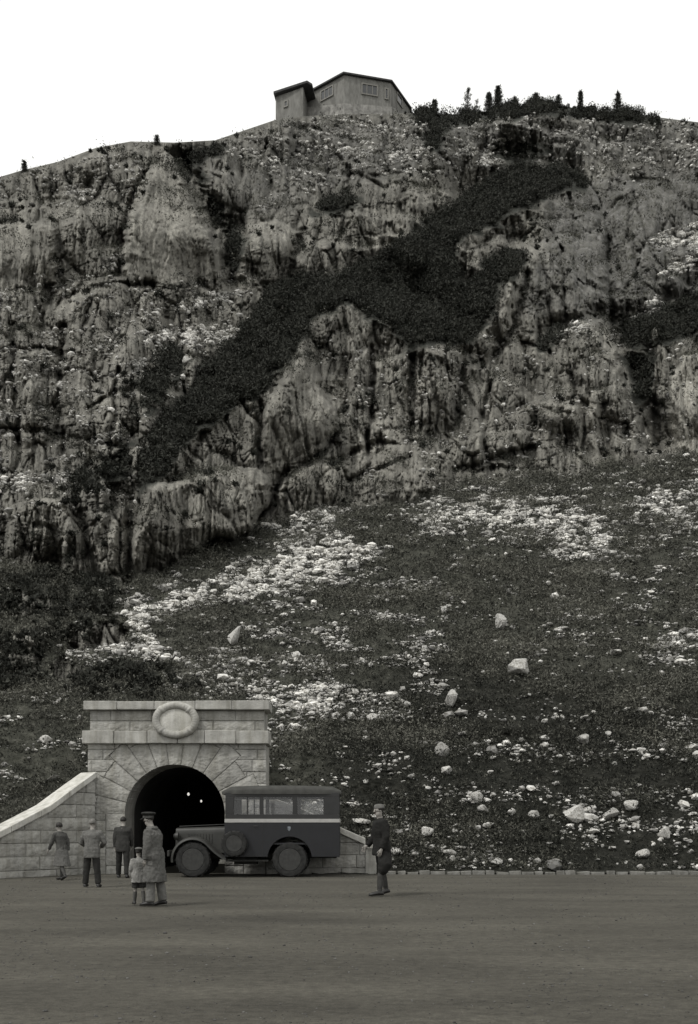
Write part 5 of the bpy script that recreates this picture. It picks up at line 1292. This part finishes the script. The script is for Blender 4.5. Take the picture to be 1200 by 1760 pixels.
hx, hy_, hz_ = house.location
def wall_ring(mb, plan, z0, z1s, th=.35):
    n = len(plan)
    for i in range(n):
        a, b = Vector(plan[i]), Vector(plan[(i + 1) % n]); d = (b - a).normalized(); nn = Vector((d.y, -d.x)); za, zb_ = z1s[i], z1s[(i + 1) % n]
        P = [(a.x, a.y), (b.x, b.y), (b.x - nn.x * th, b.y - nn.y * th), (a.x - nn.x * th, a.y - nn.y * th)]
        mb.add([(x, y, z0) for x, y in P] + [(P[0][0], P[0][1], za), (P[1][0], P[1][1], zb_), (P[2][0], P[2][1], zb_), (P[3][0], P[3][1], za)], [(0, 1, 2, 3), (4, 5, 6, 7), (0, 1, 5, 4), (1, 2, 6, 5), (2, 3, 7, 6), (3, 0, 4, 7)])
def hrel(o): o.location = (-hx, -hy_, -hz_); return o
# the round hall: a faceted plan, its corner towards the valley
A = hp(592, 1.0); Bp = hp(527, 1.028); Cc = hp(672, 1.0105); D = hp(704, 1.047)
E1 = (D[0] + 1.0, D[1] + 6); F1 = (A[0] + 2, A[1] + 15); G1 = (Bp[0] + 1.5, Bp[1] + 8)
plan = [Bp, A, Cc, D, E1, F1, G1]
mb = MB(); wall_ring(mb, plan, base_z, [eave - .02] * 7); hrel(mb.build('wall', M_hw, house))
ctr = Vector((sum(p[0] for p in plan) / 7, sum(p[1] for p in plan) / 7))
ov = [tuple(ctr + (Vector(p) - ctr) * 1.045) for p in plan]
mb = MB(); n = 7; V = [(x, y, eave) for x, y in ov] + [(x, y, eave + .20) for x, y in ov] + [(ctr.x, ctr.y, eave + 2.1)]
mb.add(V, [tuple(range(n))[::-1]] + [(i, (i + 1) % n, n + (i + 1) % n, n + i) for i in range(n)] + [(n + i, n + (i + 1) % n, 2 * n) for i in range(n)])
roof_h = hrel(mb.build('roof', M_hr, house))
cxm = Vector(hp(550, 1.035)); mb = MB(); mb.box(cxm.x - .35, cxm.x + .35, cxm.y, cxm.y + .9, eave + .2, eave + 1.05); mb.box(cxm.x - .42, cxm.x + .42, cxm.y - .07, cxm.y + .97, eave + 1.053, eave + 1.15); mb.build('chimney', M_hb, roof_h)
def window(a, b, f0, f1, z0, z1, panes):
    a, b = Vector((*a, 0)), Vector((*b, 0)); d = (b - a).normalized(); nn = Vector((d.y, -d.x, 0)); L_ = (b - a).length
    def q(u, o, z): p = a + d * u + nn * o; return (p.x, p.y, z)
    def bar(mb, u0, u1, z0_, z1_, o0, o1): mb.add([q(u, o, z) for z in (z0_, z1_) for o in (o0, o1) for u in (u0, u1)], [(0, 2, 3, 1), (4, 5, 7, 6), (0, 1, 5, 4), (2, 6, 7, 3), (0, 4, 6, 2), (1, 3, 7, 5)])
    u0, u1 = L_ * f0, L_ * f1; w_ = .16
    mb = MB(); bar(mb, u0, u1, z1 - w_, z1, .004, .09); bar(mb, u0, u1, z0, z0 + w_, .004, .12); bar(mb, u0, u0 + w_, z0 + w_ + .002, z1 - w_ - .002, .004, .09); bar(mb, u1 - w_, u1, z0 + w_ + .002, z1 - w_ - .002, .004, .09)
    for k in range(1, panes): u = u0 + (u1 - u0) * k / panes; bar(mb, u - .05, u + .05, z0 + w_ + .002, z1 - w_ - .002, .004, .07)
    wn = hrel(mb.build('window', M_hf, house)); mb = MB(); bar(mb, u0 + w_ + .002, u1 - w_ - .002, z0 + w_ + .002, z1 - w_ - .002, .003, .025); mb.build('pane', M_hg, wn)
zz = lambda py, k=1.0: H + (CY - py) / F * HY * k
window(A, Cc, .36, .72, zz(164, 1.005), zz(144, 1.005), 3)
window(Bp, A, .38, .72, zz(172, 1.014), zz(153, 1.014), 3)
window(A, Cc, .86, .95, zz(170, 1.008), zz(150, 1.008), 1)
window(Cc, D, .3, .6, zz(172, 1.02), zz(155, 1.02), 1)
# rough stone footing under the hall
mb = MB(); fo = [tuple(ctr + (Vector(p) - ctr) * 1.02) for p in plan]; wall_ring(mb, fo, base_z - .5, [zz(188, 1.03), zz(179), zz(184, 1.01), zz(190, 1.04), zz(190), zz(190), zz(190)], .4); hrel(mb.build('footing', M_hb, house))
# the lower wing to the left, with its own low gable and a shaded gap beside the hall
G = hp(474, 1.018); Hh = hp(521, 1.004); I1 = (Hh[0] + .6, Hh[1] + 3.2); J1 = (G[0] + .6, G[1] + 3.2)
we0, we1 = zz(166, 1.018), zz(150, 1.004)
mb = MB(); wall_ring(mb, [G, Hh, I1, J1], base_z - .6, [we0 - .02, we1 - .02, we1 - .02, we0 - .02]); hrel(mb.build('wing_wall', M_hw, house))
mb = MB(); pk = hp(528, 1.003); pe = hp(537, 1.006)
def slab(pl, zl):
    V = [(x, y, z) for (x, y), z in zip(pl, zl)] + [(x, y, z + .28) for (x, y), z in zip(pl, zl)]; m_ = len(pl)
    mb.add(V, [tuple(range(m_))[::-1], tuple(range(m_, 2 * m_))] + [(i, (i + 1) % m_, m_ + (i + 1) % m_, m_ + i) for i in range(m_)])
g0 = hp(470.5, 1.016); slab([(g0[0], g0[1] - .3), (pk[0], pk[1] - .35), (pk[0] + .6, pk[1] + 3.6), (g0[0] + .6, g0[1] + 3.6)], [we0 - .05, zz(146, 1.003), zz(146, 1.003), we0 - .05])
slab([(pk[0] + .01, pk[1] - .35), (pe[0], pe[1] - .3), (pe[0] + .6, pe[1] + 3.5), (pk[0] + .61, pk[1] + 3.6)], [zz(146, 1.003), zz(151, 1.006), zz(151, 1.006), zz(146, 1.003)])
hrel(mb.build('wing_roof', M_hr, house))
window(G, Hh, .30, .46, zz(184, 1.012), zz(172, 1.012), 1)

# ---------------------------------------------------------------- conifers on the ridge
M_bark = mat_basic('conifer_bark', (.045, .042, .038), .95, .1, .3, 9, stretch=(1, 1, .2))
def conifer(px, top_py, base_py, wpx, label, dens=1.0, lean=0.0, gap=0.0):
    c = int(np.argmin(abs(cols - px))); r = int(np.argmin(abs(PY[:, c] - max(base_py, rid[c] + 1)))); b = P3[r, c]
    y = b[1]; hgt = (base_py - top_py) * y / F + .4; rad = wpx * y / F / 2
    z0 = H + (CY - base_py) / F * y - .4
    t_ = thing('conifer', label, 'tree', (b[0] if False else (px - CX) / F * y, y, z0), group='conifers on the ridge')
    trunk = MB(); L_ = lambda f: (lean * f * f * hgt, .03 * math.sin(f * 5), f * hgt)
    trunk.tube([L_(f) for f in np.linspace(0, .98, 8)], [.028 * hgt * (1 - f * .92) for f in np.linspace(0, .98, 8)], 7)
    cents = []; nb = int(34 * (1 + hgt / 8))
    for i in range(nb):
        f = .12 + .86 * (i + .5) / nb; rr = rad * 1.25 * (1 - f) ** .75 * rng.uniform(.55, 1.2) + .10; a = i * 2.4 + rng.uniform(-.4, .4)
        if rng.random() < gap: continue
        o_ = Vector(L_(f)); e_ = o_ + Vector((math.cos(a) * rr, math.sin(a) * rr, -.12 * rr + .05 * hgt * f)); trunk.tube([o_, o_.lerp(e_, .6) + Vector((0, 0, -.02)), e_], [.012 * hgt * (1 - f) + .006, .008, .004], 4)
        m = int(46 * dens); fr = rng.random(m) ** .6; q = np.array(o_)[None] + (np.array(e_) - np.array(o_))[None] * fr[:, None]; cents.append(q + rng.normal(0, .07 + .10 * rr, (m, 3)) * [1, 1, .7])
    trunk.build('trunk', M_bark, t_, smooth=True); cents = np.concatenate(cents)
    leaf_object('crown', cents, rng.uniform(.06, .15, len(cents)) * (hgt / 4) ** .5, .4, np.clip(rng.normal(.25, .2, len(cents)), 0, 1), M_pine, -.1, t_)
    return t_
for a in [(803, 153, 192, 16, 'thin ragged conifer with see-through crown, first right of the summit house', .55, .05, .45), (841, 160, 192, 18, 'shorter of the two dark conifers standing side by side on the ridge', 1.1), (856, 149, 192, 19, 'tallest dark conifer on the ridge, taller of the touching pair', 1.2),
          (747, 173, 196, 15, 'small pointed conifer on the ridge nearest to the summit house', 1.0), (998, 157, 188, 10, 'slim spire-like conifer rising from the ridge shrubs', .9), (1062, 160, 194, 18, 'blunt bushy conifer standing apart near the right end of the ridge', 1.2, 0, .1),
          (818, 172, 194, 16, 'low ragged conifer beside the see-through one', .5, .12, .4), (920, 162, 186, 18, 'squat conifer in the middle of the ridge shrubs', 1.1), (960, 165, 185, 15, 'squat pointed conifer left of the slim spire', 1.1),
          (885, 168, 190, 18, 'low rounded conifer right of the tall touching pair', 1.1), (42, 277, 294, 6, 'tiny lone conifer on the far left of the skyline', .8), (270, 234, 248, 8, 'tiny conifer on the bare left ridge above the rock tower', .8)]:
    conifer(*a)
